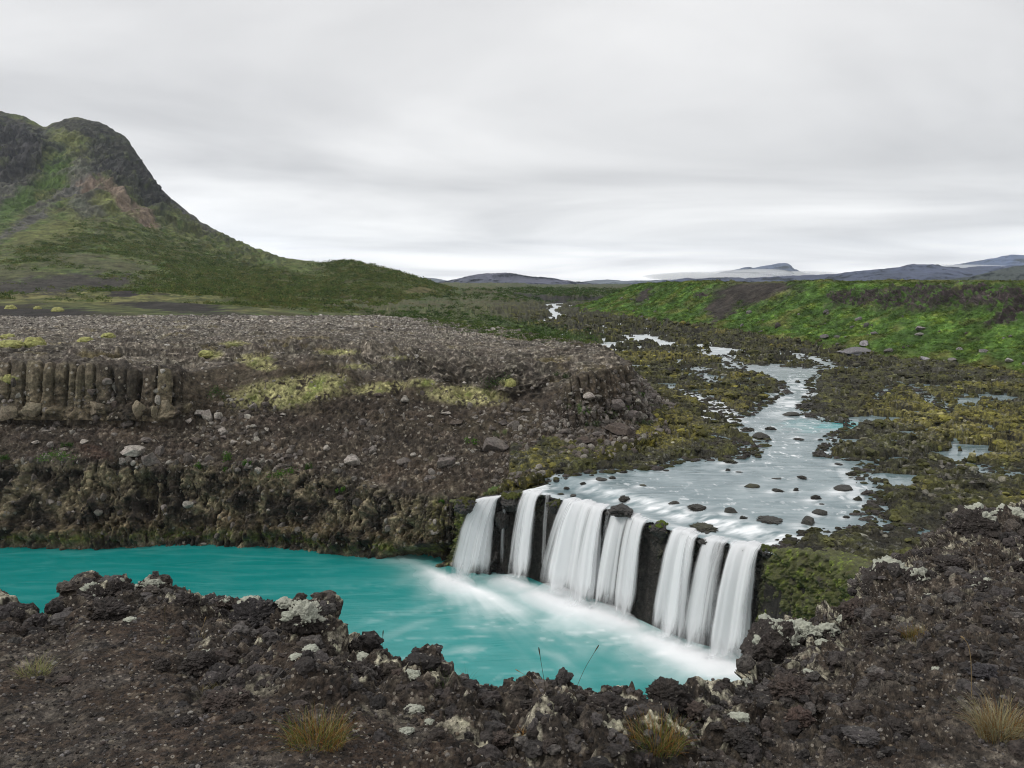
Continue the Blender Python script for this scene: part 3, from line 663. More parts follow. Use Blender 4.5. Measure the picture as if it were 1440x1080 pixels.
# ================================================================== POOL
BASES = []   # (a, b, outward reach, strength, direction)
def wf_mat():
    t = NT('falling_water'); uv = t.n('UVMap').outputs[0]; s = t.n('SeparateXYZ', {0: uv}).outputs
    al = t.n('Attribute', attribute_name='body').outputs['Fac']
    a = t.n('CombineXYZ', {0: t.math('MULTIPLY', s[0], 1.3), 1: t.math('MULTIPLY', s[1], .07), 2: 0.}).outputs[0]
    b = t.n('CombineXYZ', {0: t.math('MULTIPLY', s[0], 5.), 1: t.math('MULTIPLY', s[1], .14), 2: 4.}).outputs[0]
    n1 = t.n('TexNoise', {'Vector': a, 'Scale': 1., 'Detail': 3, 'Roughness': .55}).outputs[0]
    n2 = t.n('TexNoise', {'Vector': b, 'Scale': 1., 'Detail': 2, 'Roughness': .5}).outputs[0]
    nn = t.math('ADD', t.math('MULTIPLY', n1, .72), t.math('MULTIPLY', n2, .28))
    k = t.math('SUBTRACT', t.math('MULTIPLY_ADD', al, 1.25, nn), .72)
    alpha = t.ramp(k, [(.0, 0.), (.22, .22), (.5, .78), (.85, 1.)], 'EASE')
    col = t.mix(nn, (.86, .88, .90, 1), (.97, .975, .98, 1))
    d = t.n('BsdfDiffuse', {'Color': col}).outputs[0]; tr = t.n('BsdfTranslucent', {'Color': col}).outputs[0]
    m = t.n('MixShader', {0: .45, 1: d, 2: tr}).outputs[0]
    return t.out(t.n('MixShader', {0: alpha, 1: t.n('BsdfTransparent').outputs[0], 2: m}).outputs[0])
M_FALL = wf_mat()

def lip_at(px):
    xs = [a for a, _, _ in LIPPX]; A_ = np.array(LIP); return np.array([np.interp(px, xs, A_[:, k]) for k in range(3)])

def waterfall(label, p0, p1, throw, b0, b1, layers=3, dens=1., zend=0., seed=0, zdrop=0., fan=1.):
    """p0,p1: lip pixels in x; b0,b1: pixels in x where the sheet meets the pool"""
    rg = np.random.default_rng(seed + 500); a, b = lip_at(p0), lip_at(p1); a[2] -= zdrop; b[2] -= zdrop; W = np.linalg.norm(b - a)
    nu, nt = max(16, int(W * 24)), 90; Vs, Qs, Us, Bs, off = [], [], [], [], 0
    def ground(pxx, base, th):      # base point for that lip point
        return base + np.array([OUT[0] * th, OUT[1] * th, 0]) * np.array([1, 1, 0])
    G_ = {'curtain': ([], [], [], []), 'splash': ([], [], [], [])}
    for L in range(layers):
        u = np.linspace(0, 1, nu); T = np.concatenate([np.linspace(-.25, 0, 12, endpoint=False), np.linspace(0, 1, nt, endpoint=False), np.linspace(1, 1.6, 34)])
        U, TT = np.meshgrid(u, T); lp = a[None, None] * (1 - U[..., None]) + b[None, None] * U[..., None]
        lj = fbm(np.stack([U * W + seed * 5, U * 0, U * 0], -1), 1.3, 3) * (.24 if W > 1.2 else .05); lp[..., 2] += lj; lp[..., 0] -= OUT[0] * lj * 2.2; lp[..., 1] -= OUT[1] * lj * 2.2
        q_ = np.stack([U * W + seed * 9, TT * .25, np.full_like(U, L * 3.)], -1)
        tn = fbm(q_, 1.8, 2) * 1.0 + fbm(q_, .5, 2, off=3) * .15
        th = throw * (1 - .24 * L) * (1 + .30 * tn); tau = np.clip(TT, 0, 1); ski = np.maximum(TT - 1, 0) / .6
        hz = th * tau ** .95 + ski * (1.9 + 1.0 * tn); drop = lp[..., 2] * tau ** 1.75
        pos = lp.copy()
        for c in (0, 1): pos[..., c] += OUT[c] * (hz + np.minimum(TT, 0) * 6.4)
        pos[..., 2] += .10 - .03 * L - .10 * sm(-.1, .15, TT) - drop + .03 * np.minimum(TT, 0)
        hump = (.34 + .4 * fbm(q_, 1.1, 2, off=70)) * (1 - .2 * L)
        z2_ = hump * np.exp(-(ski / .42) ** 2) + .07 + .03 * (2 - L); z1_ = pos[..., 2]; pos[..., 2] = np.where(TT > .5, .5 * (z1_ + z2_ + np.sqrt((z1_ - z2_) ** 2 + .10)) - .02, z1_)
        la = (b - a)[:2] / W; ft = tau ** 1.3 * fan + ski * 1.5; wid = U - .5
        for c in (0, 1): pos[..., c] += la[c] * (wid * W * .22 + np.sign(wid) * 0) * ft
        edge = np.minimum(U, 1 - U) * W; en = fbm(np.stack([TT * 2, U * 0 + seed, (U > .5) * 7.], -1), .5, 2) * .12
        strand = .5 + 1.5 * fbm(np.stack([U * W + seed * 3.7, TT * .35, np.full_like(U, L * 2.)], -1), .85, 2, .6, off=40)
        body = sm(.0, .16 + .26 * min(W, 2.2), edge + en) * (.36 + .55 * np.clip(strand, 0, 1.3)) * dens
        body = np.maximum(body, .62 * sm(0, .9, edge + en) * sm(.80, 1.0, TT)) * (1 - sm(.93, 1.32, TT + .4 * fbm(q_, .7, 2, off=75)))
        body = body * (1 - .55 * sm(.80, 1.0, TT + .1 * en)) * (1 - .9 * sm(-.1, -.25, TT)); body = np.clip(body + .22 * np.exp(-((TT - .02) / .07) ** 2) * (edge > .1) * dens, 0, 1)
        uvs = np.stack([U * W + seed * 7 + L * 3.3, TT * 9], -1); cut = 12 + nt
        for nm, sl in (('curtain', slice(0, cut + 1)), ('splash', slice(cut, None))):
            g_ = G_[nm]; o_ = sum(len(v) for v in g_[0]); g_[0].append(pos[sl].reshape(-1, 3)); g_[1].append(grid_quads(*U[sl].shape) + o_); g_[2].append(uvs[sl].reshape(-1, 2)); g_[3].append(body[sl].ravel())
    base = (a + b) / 2; o = bpy.data.objects.new('waterfall', None); COL.objects.link(o); o.location = tuple(base); tag(o, label, 'waterfall', 'white waterfalls dropping into the turquoise pool')
    for nm, g_ in G_.items(): link(nm, raw_mesh(nm, np.concatenate(g_[0]) - base, quads=np.concatenate(g_[1]), attrs={'body': np.concatenate(g_[3])}, uv=np.concatenate(g_[2])), M_FALL, parent=o)
    f = lambda e: np.array([e[0] + OUT[0] * throw, e[1] + OUT[1] * throw])
    BASES.append((f(a), f(b), throw, dens))
    return o
FALLS = [
 ('leftmost waterfall, a single leaning white column by the brown cliff', 668, 705, 4.2, 3, 1.35, 1.6),
 ('narrow white waterfall second from the left between two dark mossy rocks', 735, 764, 2.6, 3, 1.2, .6),
 ('broad white waterfall in the middle that spreads over a rock at its foot', 792, 855, 3.4, 3, 1.1, 1.8),
 ('wide ragged waterfall just left of the green mossy gap in the rock wall', 860, 912, 2.6, 2, 1.0, .5),
 ('slim white waterfall just right of the green mossy gap in the rock wall', 943, 983, 3.0, 3, 1.15, 1.2),
 ('thin grey veil of falling water between the two right hand waterfalls', 986, 1026, 3.4, 3, .85, 1.2),
 ('rightmost white waterfall beside the green mossy wall', 1025, 1072, 3.4, 3, 1.3, .8)]
for k, (lb, a, b, th, L, de, fn) in enumerate(FALLS): waterfall(lb, a, b, th, a, b, L, de, seed=k + 1, fan=fn)
for k, (lb, a, b, th, de) in enumerate([('thin trickle down the dark rock just right of the leftmost waterfall', 707, 718, .9, .5), ('thin trickle down the dark rock right of the second waterfall', 766, 776, .8, .45), ('faint trickle at the right edge of the middle waterfall', 852, 862, 1.4, .6)]):
    waterfall(lb, a, b, th, a, b, 1, de, seed=k + 20)

def pool_mat():
    t = NT('pool_water'); pos = t.n('NewGeometry').outputs['Position']
    fo = t.n('Attribute', attribute_name='foam').outputs['Fac']; mk = t.n('Attribute', attribute_name='milk').outputs['Fac']; dk = t.n('Attribute', attribute_name='dark').outputs['Fac']
    mp = t.n('Mapping', {'Vector': pos, 'Rotation': (0, 0, math.radians(-12)), 'Scale': (.16, .8, 1)}).outputs[0]
    n1 = t.n('TexNoise', {'Vector': mp, 'Scale': .55, 'Detail': 6, 'Roughness': .6, 'Distortion': 1.2}).outputs[0]
    c = t.mix(mk, (.002, .165, .152, 1), (.026, .25, .24, 1))
    c = t.mix(t.math('MULTIPLY', t.ramp(n1, [(.5, 0.), (.8, 1.)]), .22), c, (.2, .48, .47, 1))
    c = t.mix(dk, c, (.008, .06, .06, 1))
    c = t.mix(fo, c, (.93, .95, .96, 1))
    bp = t.n('Bump', {'Height': n1, 'Strength': .25, 'Distance': .3}).outputs[0]
    return t.out(t.n('BsdfPrincipled', {'Base Color': c, 'Roughness': t.math('MULTIPLY_ADD', fo, .5, .17), 'Normal': bp, 'IOR': 1.33}).outputs[0])
inv = np.linspace(1 / 18., 1 / 112., 560); x, y = polar(-52, 27, 1250, 1 / inv)
A = np.stack([x, y, 0 * x], -1); px, py, _ = proj(A)
foam = np.zeros(x.shape); wr_ = fbm(A, 4.5, 3, off=15)
for k, (a, b, th, de) in enumerate(BASES):
    if de < .6 or k > 6: continue
    t_ = (b - a); W = np.linalg.norm(t_); t_ = t_ / W; c = (a + b) / 2; lx = (x - c[0]) * t_[0] + (y - c[1]) * t_[1]; ou = (x - c[0]) * OUT[0] + (y - c[1]) * OUT[1]
    r = np.hypot(np.maximum(np.abs(lx) - W * .45, 0), np.where(ou > 0, ou, ou * 3.0))
    ang = np.arctan2(lx, ou + W * .8 + 1.2); st_n = fbm(np.stack([ang * 4, np.full_like(ang, k * 3.), r * .12], -1), 1., 3)
    st_f = fbm(np.stack([ang * 11, np.full_like(ang, k * 3. + 9), r * .25], -1), 1., 2)
    reach = [2.8, 1.7, 3.0, 2.6, 2.2, 2.4, 3.2][k] * (1 + .42 * st_n + .22 * st_f + .5 * wr_)
    f_ = np.exp(-(r / np.maximum(reach, .5)) ** 1.35) * [1.0, .9, 1.1, 1, .95, .95, 1.1][k]
    foam = 1 - (1 - foam) * (1 - np.clip(f_, 0, 1))
# faint streaks carried off down the pool
fl = fbm(np.stack([x * .10 + y * .02, y * .75 - x * .12, 0 * x], -1) + (fbm(A, 9, 2) * 1.2)[..., None], 1., 4, .6)
cen = (LIP[2] + LIP[-1]) / 2; dist = np.hypot(x - cen[0], (y - cen[1]) * 1.3)
milk = np.clip(1.15 - sm(8, 46, dist) * .95 + fl * .5, 0, 1)
foam = np.clip(foam + .32 * sm(.10, .5, fl) * np.exp(-(dist / 22) ** 2), 0, 1)
sw = fbm(np.stack([np.hypot(x + 2, y - 62) * .5, np.arctan2(y - 62, x + 2) * 2, 0 * x], -1), 1.5, 3)
foam = np.clip(foam + .13 * sm(.05, .45, sw) * blob(px, py, 680, 900, 150, 80, 0, 0, .6), 0, 1)
shore = np.array([[s_[1][0], s_[1][1]] for s_ in LB[:11]]); dk = np.full(x.shape, 1e9)
dk = polyd(x, y, [tuple(v) for v in shore]); dark = np.exp(-(dk / 2.2) ** 1.5) * .75
o = link('pool', raw_mesh('pool', A, quads=grid_quads(*x.shape)[:, ::-1], attrs={'foam': foam, 'milk': milk, 'dark': dark * 0}), pool_mat())
tag(o, 'milky turquoise pool below the waterfalls streaked with white foam', 'pool', kind='structure')
tick('pool')

# ================================================================== GREEN BANK on the right
GB = []
dirs = np.array([.975, .22, 0])
for k, (a, b, z) in enumerate(GREEN_BASE):
    B = P(a, b, z=z - .3); wdt = 44 + 4 * math.sin(k * 1.7); top = 31.9 + .5 * math.sin(k * 2.3 + 1)
    if k == 0: top = 30.5
    row = [B - dirs * 2 - np.array([0, 0, 1.2]), B] + [B + dirs * wdt * f_ + np.array([0, 0, (top - z) * h_]) for f_, h_ in ((.35, .27), (.68, .62), (.82, .84), (1., 1.))]
    row += [row[-1] + dirs * 70 + np.array([0, 0, .6]), row[-1] + dirs * 1800 + np.array([0, 300, -3])]
    GB.append(row)
first = [v.copy() for v in GB[0]]; GBn = []
for v in first: v2 = v + np.array([-4, 30, 0]); v2[2] = min(v2[2], 15) - 1; GBn.append(v2)
mid0 = [v.copy() for v in GB[0]]
for j, v in enumerate(mid0): v += np.array([-1, 14, 0]); v[2] = v[2] - (v[2] - 14) * .45 if j < 6 else v[2] - 2
GB = [GBn, mid0] + GB
A, tr, ss = net(GB, 1150, [4, 90, 110, 60, 60, 40, 30], 8, 4)
ny, nx = A.shape[:2]; N, _ = normals(A); N = N * np.sign(N[..., 2:3])
R = (tr[:, None] - 1) * np.ones((1, nx)); S = np.ones((ny, 1)) * ss[None]; px, py, _ = proj(A)
nzb = fbm(A, 13, 4, .5, off=1); gul = fbm(A, 9, 3, .5, 'r', (.6, 1.6, 1), 4); e = nzb * .7 + fbm(A, 3, 2) * .35
rock = np.maximum.reduce([blob(px, py, 1290, 424, 120, 15, 0, e), blob(px, py, 1390, 420, 80, 16, 3, e), blob(px, py, 1220, 425, 40, 10, 5, e), blob(px, py, 1420, 447, 30, 9, -15, e), blob(px, py, 985, 418, 8, 5, 0, e), blob(px, py, 1190, 420, 30, 8, 0, e), blob(px, py, 1300, 410, 60, 4, 0, e * 1.5)])
scree = np.maximum.reduce([blob(px, py, 1060, 410, 62, 17, -4, e * .8), blob(px, py, 1015, 432, 30, 16, -35, e), blob(px, py, 905, 418, 20, 10, -30, e * 1.4 + .2)])
d = nzb * 2.0 + (gul - .5) * 1.0 * sm(0, .6, R) + fbm(A, 1.8, 4, .6, 'b', off=3) * .9 + rock * (fbm(A, 4, 4, .6, 'b', off=13) * 4 - .8)
d = d * (1 - .6 * scree) * (.3 + .7 * sm(-.8, .5, R)); d = d * (1 - .6 * sm(4.6, 5.5, R))
A = A + N * d[..., None]
nz = fbm(A, 5, 4, .6, off=3); nf = fbm(A, 1.3, 3, .6, off=5)
C = np.ones((ny, nx, 3), f32) * np.array([.075, .160, .026], f32)
C = mixc(C, (.135, .230, .032), sm(.05, .4, nz + nf * .4)); C = mixc(C, (.045, .10, .02), sm(.05, .4, -nz + nf * .3) * .8); C = mixc(C, (.17, .19, .045), sm(.1, .4, nzb) * .6)
C = mixc(C, (.052, .058, .020), sm(.15, .45, -nzb + nz * .4) * .6)
C = mixc(C, (.105, .105, .03), (1 - sm(.0, .5, R + nz * .4)) * .5)
C = mixc(C, (.044, .042, .031), rock * sm(-.35, .0, nf + nz)); C = mixc(C, (.085, .07, .06), rock * sm(.15, .4, nf) * .7)
C = mixc(C, (.038, .033, .025), scree * .96)
C = mixc(C, (.08, .09, .025), sm(3.7, 4.3, R) * .5)
gcl = fbm(A, 6, 4, .6, off=121); C = C * np.exp((1.5 * gcl + .8 * nf) - .16)[..., None] * np.array([.98, .86, 1.1], f32)
keep_surface('green', A); GRA = A
o = link('hillside', raw_mesh('hillside', A, quads=grid_quads(ny, nx), col=C), M_GREEN)
tag(o, 'bright green grassy bank with dark rock outcrops along the right of the river', 'hillside', kind='structure')
_, ar = normals(A); w = ar * (1 - rock) * (1 - scree) * (R > .05) * (R < 4.4) * sm(-.3, .15, nf + nz) / (1 + A[..., 1] / 120)
n = 34000; p, i = pick(A, w, n); sz = sizes(n, .25, .75, 1.8) * (.7 + p[:, 1] / 380)
cc = C.reshape(-1, 3)[i] * rng.uniform(.75, 1.45, (n, 1))
o = scatter('grass', LEAFB, p, aniso(sz, .3) * np.array([1, 1, .7]), cc, M_LEAF, tilt=.3)
tag(o, 'lush green herbs and grass covering the river bank slope', 'grass', kind='stuff')
w = ar * (R > -.2) * (R < 1.6) * (1 - scree) * sm(.1, .5, nz) / (1 + A[..., 1] / 120); n = 130; p, i = pick(A, w, n)
o = scatter('stones', STONES, p, aniso(sizes(n, .3, 1.5, 2.5), .4), palette([(.16, .15, .15), (.10, .095, .09), (.07, .06, .055)], n), M_STONE)
tag(o, 'grey stones scattered at the foot of the green bank', 'stones', kind='stuff')
tick('green bank')

# ================================================================== MOUNTAIN on the left
def mst(px, ys, Ds): return [P(px, y_, D=D_) for y_, D_ in zip(ys, Ds)]
D1 = [262, 330, 520, 800, 1000, 1180, 1330, 1450]
MT = [
 mst(-520, [444, 430, 400, 330, 280, 220, 150, 110], D1), mst(-250, [444, 432, 402, 335, 285, 225, 165, 135], D1),
 mst(-90, [444, 432, 404, 342, 292, 235, 180, 146], D1), mst(0, [444, 432, 405, 345, 295, 240, 188, 152], D1),
 mst(35, [444, 432, 405, 345, 298, 245, 200, 159], D1), mst(62, [444, 432, 405, 345, 300, 255, 215, 177], D1),
 mst(78, [444, 432, 405, 347, 300, 252, 205, 167], D1), mst(105, [444, 432, 406, 348, 300, 250, 200, 161], D1),
 mst(135, [444, 432, 406, 350, 302, 255, 205, 165], D1), mst(175, [444, 433, 407, 355, 312, 270, 228, 189], D1),
 mst(200, [444, 433, 408, 360, 322, 285, 255, 228], D1), mst(225, [444, 434, 409, 365, 335, 305, 285, 268], D1),
 mst(280, [444, 435, 411, 378, 355, 338, 322, 309], D1), mst(340, [443, 436, 416, 388, 373, 360, 350, 342], D1),
 mst(400, [442, 437, 420, 398, 385, 376, 368, 362], [300, 360, 500, 700, 850, 950, 1050, 1150]), mst(450, [442, 438, 424, 402, 392, 384, 376, 369], [330, 380, 500, 650, 780, 880, 960, 1050]),
 mst(490, [442, 438, 427, 406, 394, 383, 373, 366], [360, 410, 500, 600, 680, 750, 810, 860]), mst(540, [442, 438, 429, 412, 400, 390, 383, 377], [390, 430, 500, 580, 640, 700, 750, 800]),
 mst(585, [442, 438, 431, 420, 410, 402, 396, 390], [420, 460, 520, 590, 650, 700, 750, 800]), mst(625, [442, 438, 432, 424, 416, 410, 406, 403], [470, 510, 560, 620, 680, 730, 780, 830]),
 mst(680, [442, 438, 434, 429, 425, 421, 418, 416], [520, 560, 600, 660, 720, 770, 820, 870])]
for k, st_ in enumerate(MT):
    st_.insert(0, st_[0] + np.array([0, -8, -3])); st_.append(st_[-1] + np.array([-60, 130, -12.])); st_.append(st_[-1] + np.array([-200, 900, -min(260, st_[-2][2])])) 
A, tr, ss = net(MT, 1500, [3, 50, 90, 120, 90, 90, 80, 80, 16, 10], 7, 7)
ny, nx = A.shape[:2]; N, _ = normals(A); N = N * np.sign(N[..., 2:3]); R = (tr[:, None] - 1) * np.ones((1, nx)); S = np.ones((ny, 1)) * ss[None]; px, py, _ = proj(A)
hi = sm(3, 5, R) * (1 - sm(13, 15, S)); n1 = fbm(A, 120, 4, .5); n2 = fbm(A, 35, 4, .55); gl = fbm(A, 60, 4, .55, 'r', (.55, 1.4, 2.5), 3)
e = n2 * .8
crag = np.maximum.reduce([blob(px, py, 178, 225, 48, 62, -32, e), blob(px, py, 205, 262, 30, 50, -35, e), blob(px, py, 20, 200, 50, 34, 30, e), blob(px, py, 135, 182, 60, 16, 12, e), blob(px, py, 20, 215, 60, 40, 0, e)])
crag = crag * sm(3.5, 5, R) * (1 - sm(7.9, 8.2, R)); 
low = sm(0, 1.2, R); d = n1 * 22 * hi + n2 * (1.5 + 8 * hi) * low + (gl - .5) * 24 * hi + crag * (fbm(A, 30, 4, .55, 'b', (.7, .7, 2.2), 7) * 22 - 6 + fbm(A, 9, 3, .6, 'r', (1, 1, .35), 5) * 3)
d = d + low * (1 - hi) * (fbm(A, 50, 3) * 4); d = d * (1 - .8 * sm(5.8, 6.9, R))
scr = fbm(A, 3.2, 4, .6, 'b', off=2)
A = A + N * d[..., None]; A[..., 2] += scr * 1.3 * sm(.8, 2, R) * (1 - crag)
nz = fbm(A, 26, 4, .6, off=3); nf = fbm(A, 7, 3, .6, off=5); N2, ar = normals(A); e = n2 * .8 + nf * .8 + (gl - .5) * .5
C = np.ones((ny, nx, 3), f32) * np.array([.11, .125, .046], f32)
C = mixc(C, (.078, .112, .032), sm(-.1, .3, nz)); C = mixc(C, (.075, .062, .028), sm(.1, .45, -nz + nf * .3) * .6)
C = mixc(C, (.10, .115, .040), sm(3, 4.5, R) * sm(.0, .35, n2 + nf * .3) * .8)
gray = (.095, .088, .088)
C = mixc(C, gray, .85 * np.maximum.reduce([blob(px, py, 20, 240, 55, 75, 12, e), blob(px, py, 120, 262, 26, 60, -8, e) * .8, blob(px, py, 95, 275, 90, 9, -22, e), blob(px, py, 30, 318, 55, 7, -30, e), blob(px, py, 215, 262, 40, 24, 50, e), blob(px, py, 260, 300, 60, 9, 36, e), blob(px, py, 150, 240, 45, 22, 20, e) * .7]))
C = mixc(C, (.135, .145, .05), np.maximum.reduce([blob(px, py, 70, 235, 42, 26, -50, e), blob(px, py, 55, 270, 60, 13, -42, e), blob(px, py, 105, 167, 34, 6, 0, e), blob(px, py, 95, 195, 35, 18, -40, e), blob(px, py, 20, 156, 30, 4, 0, e), blob(px, py, 80, 325, 60, 12, -12, e), blob(px, py, 150, 290, 20, 7, 20, e)]) * .85)
C = mixc(C, (.060, .105, .022), np.maximum.reduce([blob(px, py, 30, 285, 50, 16, -42, e), blob(px, py, 75, 245, 20, 34, -150, e)]) * .9)
pass
C = C * np.exp(.8 * nf + .5 * nz)[..., None]; C = mixc(C, (.046, .043, .044), crag * .85); C = mixc(C, (.022, .021, .024), crag * sm(.1, .35, fbm(A, 16, 4, .6, aniso=(1.5, 1.5, .5), off=23))); C = mixc(C, (.09, .10, .045), crag * sm(.15, .4, nz) * .7); C = mixc(C, (.12, .11, .10), crag * sm(.25, .5, nf) * .4)
C = mixc(C, (.11, .10, .092), hi * (1 - crag) * sm(.62, .85, gl) * sm(-.2, .3, nz) * .55)  # paler scree on the ridges, painted to strengthen weak relief shading
C = mixc(C, (.25, .185, .14), np.maximum.reduce([blob(px, py, 168, 287, 36, 7, 38, e * .35), blob(px, py, 203, 307, 24, 9, 42, e * .35), blob(px, py, 130, 268, 18, 6, 0, e)]) * .85)
# lower terraces: pale moss flat, dark scree hump
C = mixc(C, (.10, .10, .055), np.maximum.reduce([blob(px, py, 130, 372, 70, 12, 6, e), blob(px, py, 20, 385, 40, 10, 0, e)]) * .7)
C = mixc(C, (.056, .048, .046), np.maximum.reduce([blob(px, py, 60, 402, 110, 13, -5, e * .7), blob(px, py, 150, 398, 45, 9, -8, e), blob(px, py, 190, 413, 30, 6, 0, e)]) * .9)
flat = np.maximum.reduce([blob(px, py, 140, 420, 190, 8, 1, e * 1.2), blob(px, py, 345, 437, 50, 3, 0, e), blob(px, py, 60, 427, 120, 6, 0, e * 1.4)])
C = mixc(C, (.24, .225, .085), flat * sm(-.3, .25, nz + nf) * .8); C = mixc(C, (.033, .026, .028), np.maximum.reduce([blob(px, py, 40, 440, 120, 7, 1, e * .6), blob(px, py, 250, 433, 85, 6, 4, e * .8), blob(px, py, 175, 414, 22, 5, 0, e)]) * .92)
C = mixc(C, (.14, .125, .055), blob(px, py, 590, 410, 22, 5, 0, e * .5) * .9); C = mixc(C, (.13, .115, .05), blob(px, py, 600, 425, 50, 5, 0, e * .8) * .6)
keep_surface('mount', A); MTA = A
o = link('mountain', raw_mesh('mountain', A, quads=grid_quads(ny, nx), col=C), M_MOUNT)
tag(o, 'steep flat topped mountain with dark crags and green scrubby foot slopes', 'mountain', kind='structure')
tick('mountain')
wood = sm(.9, 1.6, R) * (1 - sm(3.6, 4.6, R + .8 * sm(9, 6, S))); wood = np.maximum(wood, sm(14.5, 16, S) * sm(.2, .8, R) * (R < 7))
bare = np.maximum.reduce([blob(px, py, 60, 395, 150, 28, -3, e), blob(px, py, 150, 372, 80, 14, 5, e), flat, blob(px, py, 100, 440, 230, 9, 0, 0), blob(px, py, 590, 412, 26, 6, 0, 0), blob(px, py, 250, 433, 90, 8, 4, 0), blob(px, py, 40, 330, 75, 20, -25, e)])
fade = 1 - sm(2.8, 4.4, R) * sm(12, 9, S)
w = ar * wood * (1 - bare) * fade * sm(-.45, .1, nz) / (1 + (A[..., 1] / 350) ** 1.5)
n = 24000; p, i = pick(A, w, n); sz = sizes(n, 1.1, 2.8, 1.6) * (.75 + p[:, 1] / 1100)
cc = palette([(.075, .11, .03), (.095, .135, .038), (.12, .14, .045), (.055, .082, .025), (.14, .14, .05)], n, .22)
o = scatter('shrubbery', LEAFB, p + np.array([0, 0, .1]), aniso(sz, .3) * np.array([1.2, 1.2, .85]), cc, M_LEAF, tilt=.25)
tag(o, 'dense dark green birch scrub covering the foot of the mountain', 'scrub', kind='stuff')
# scrub in the valley beyond the plateau
Ab = BEDA[300:1090]; xb, yb = Ab[..., 0], Ab[..., 1]; pxb, pyb, _ = proj(Ab); _, arb = normals(Ab)
w = arb * np.maximum.reduce([blob(pxb, pyb, 740, 464, 105, 11, 7), blob(pxb, pyb, 600, 445, 110, 7, 2), blob(pxb, pyb, 760, 415, 170, 9, 0) * .6, blob(pxb, pyb, 640, 436, 70, 6, 0) * .4]) * (yb > 190) / (1 + (yb / 300) ** 1.3)
n = 5000; p, i = pick(Ab, w, n); sz = sizes(n, .8, 2., 1.6) * (.6 + p[:, 1] / 700)
o = scatter('shrubbery', LEAFB, p, aniso(sz, .3) * np.array([1.3, 1.3, .75]), palette([(.05, .085, .022), (.06, .10, .025), (.035, .065, .018), (.08, .10, .035)], n, .2), M_LEAF, tilt=.25)
tag(o, 'mid green willow scrub on the valley floor beyond the gravel plateau', 'scrub', kind='stuff')
tick('scrub')

# ================================================================== FAR HILLS
def hill(label, pts, D, col, depth=900, amp=1., base_py=402, name='hill', rough=1.):
    pts = sorted(pts); xs = np.array([p[0] for p in pts], float); ys = np.array([p[1] for p in pts], float)
    X = np.linspace(xs[0], xs[-1], 420); Yc = np.interp(X, xs, ys); Yc = gauss(Yc, 5, 0)
    rows = []
    zc = np.array([P(a, b, D=D)[2] for a, b in zip(X, Yc)]); xc = np.array([P(a, 395, D=D)[0] for a in X]); zb = -140 + 0 * xc
    for t_ in np.linspace(0, 1, 70):          # front foot to crest
        rows.append(np.stack([xc * (1 - .10 * (1 - t_)), D - depth * (1 - t_) + 0 * xc, zb + (zc - zb) * (t_ ** 1.25)], -1))
    for t_ in np.linspace(.1, 1, 8): rows.append(np.stack([xc, D + depth * t_ + 0 * xc, zc - (zc - zb) * t_ ** 1.2], -1))
    A = np.array(rows); tt = np.concatenate([np.linspace(0, 1, 70), np.linspace(.9, 0, 8)])[:, None]
    k = D / 5000.; g_ = fbm(A, 420 * k, 5, .55, 'r', off=D * .01); sidew = sm(0, .04, np.linspace(0, 1, 420)) * sm(1, .96, np.linspace(0, 1, 420))
    A[..., 1] -= (g_ - .5) * 260 * k * amp; A[..., 2] += (fbm(A, 160 * k, 4, .55) * 12 * k * amp * rough) * (.3 + tt)
    A[..., 2] = mix(-160, A[..., 2], sidew[None])
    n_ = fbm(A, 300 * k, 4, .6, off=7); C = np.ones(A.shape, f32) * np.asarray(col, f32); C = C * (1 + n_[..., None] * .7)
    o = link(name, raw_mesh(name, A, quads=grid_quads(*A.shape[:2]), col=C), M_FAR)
    return tag(o, label, 'hill', kind='structure')
hill('broad low purple brown hill in the centre of the horizon', [(560, 402), (605, 398), (640, 392), (665, 387), (690, 384), (716, 382), (740, 387), (775, 391), (800, 394), (830, 398), (870, 401), (905, 403)], 4200, (.078, .080, .112), 1100)  # haze blue of distance is mixed into this and the other bluish hill colours
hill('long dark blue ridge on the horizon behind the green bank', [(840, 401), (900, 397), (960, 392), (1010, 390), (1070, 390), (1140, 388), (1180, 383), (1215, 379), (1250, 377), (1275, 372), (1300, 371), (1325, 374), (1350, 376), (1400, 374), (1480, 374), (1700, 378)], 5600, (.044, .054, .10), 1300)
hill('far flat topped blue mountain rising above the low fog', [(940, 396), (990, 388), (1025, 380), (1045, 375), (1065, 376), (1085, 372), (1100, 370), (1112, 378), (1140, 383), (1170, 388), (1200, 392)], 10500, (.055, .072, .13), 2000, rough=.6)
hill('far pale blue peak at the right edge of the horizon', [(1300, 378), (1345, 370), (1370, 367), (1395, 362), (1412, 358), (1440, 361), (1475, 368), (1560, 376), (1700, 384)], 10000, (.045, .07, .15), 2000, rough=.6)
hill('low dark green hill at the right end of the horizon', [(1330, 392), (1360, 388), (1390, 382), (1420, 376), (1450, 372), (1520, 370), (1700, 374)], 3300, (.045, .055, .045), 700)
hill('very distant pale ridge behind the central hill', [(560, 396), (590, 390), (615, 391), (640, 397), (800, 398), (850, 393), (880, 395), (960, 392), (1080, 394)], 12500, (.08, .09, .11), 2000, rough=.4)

# ================================================================== FOREGROUND LAVA RIM
def fp(px, py, D): return P(px, py, D=D)
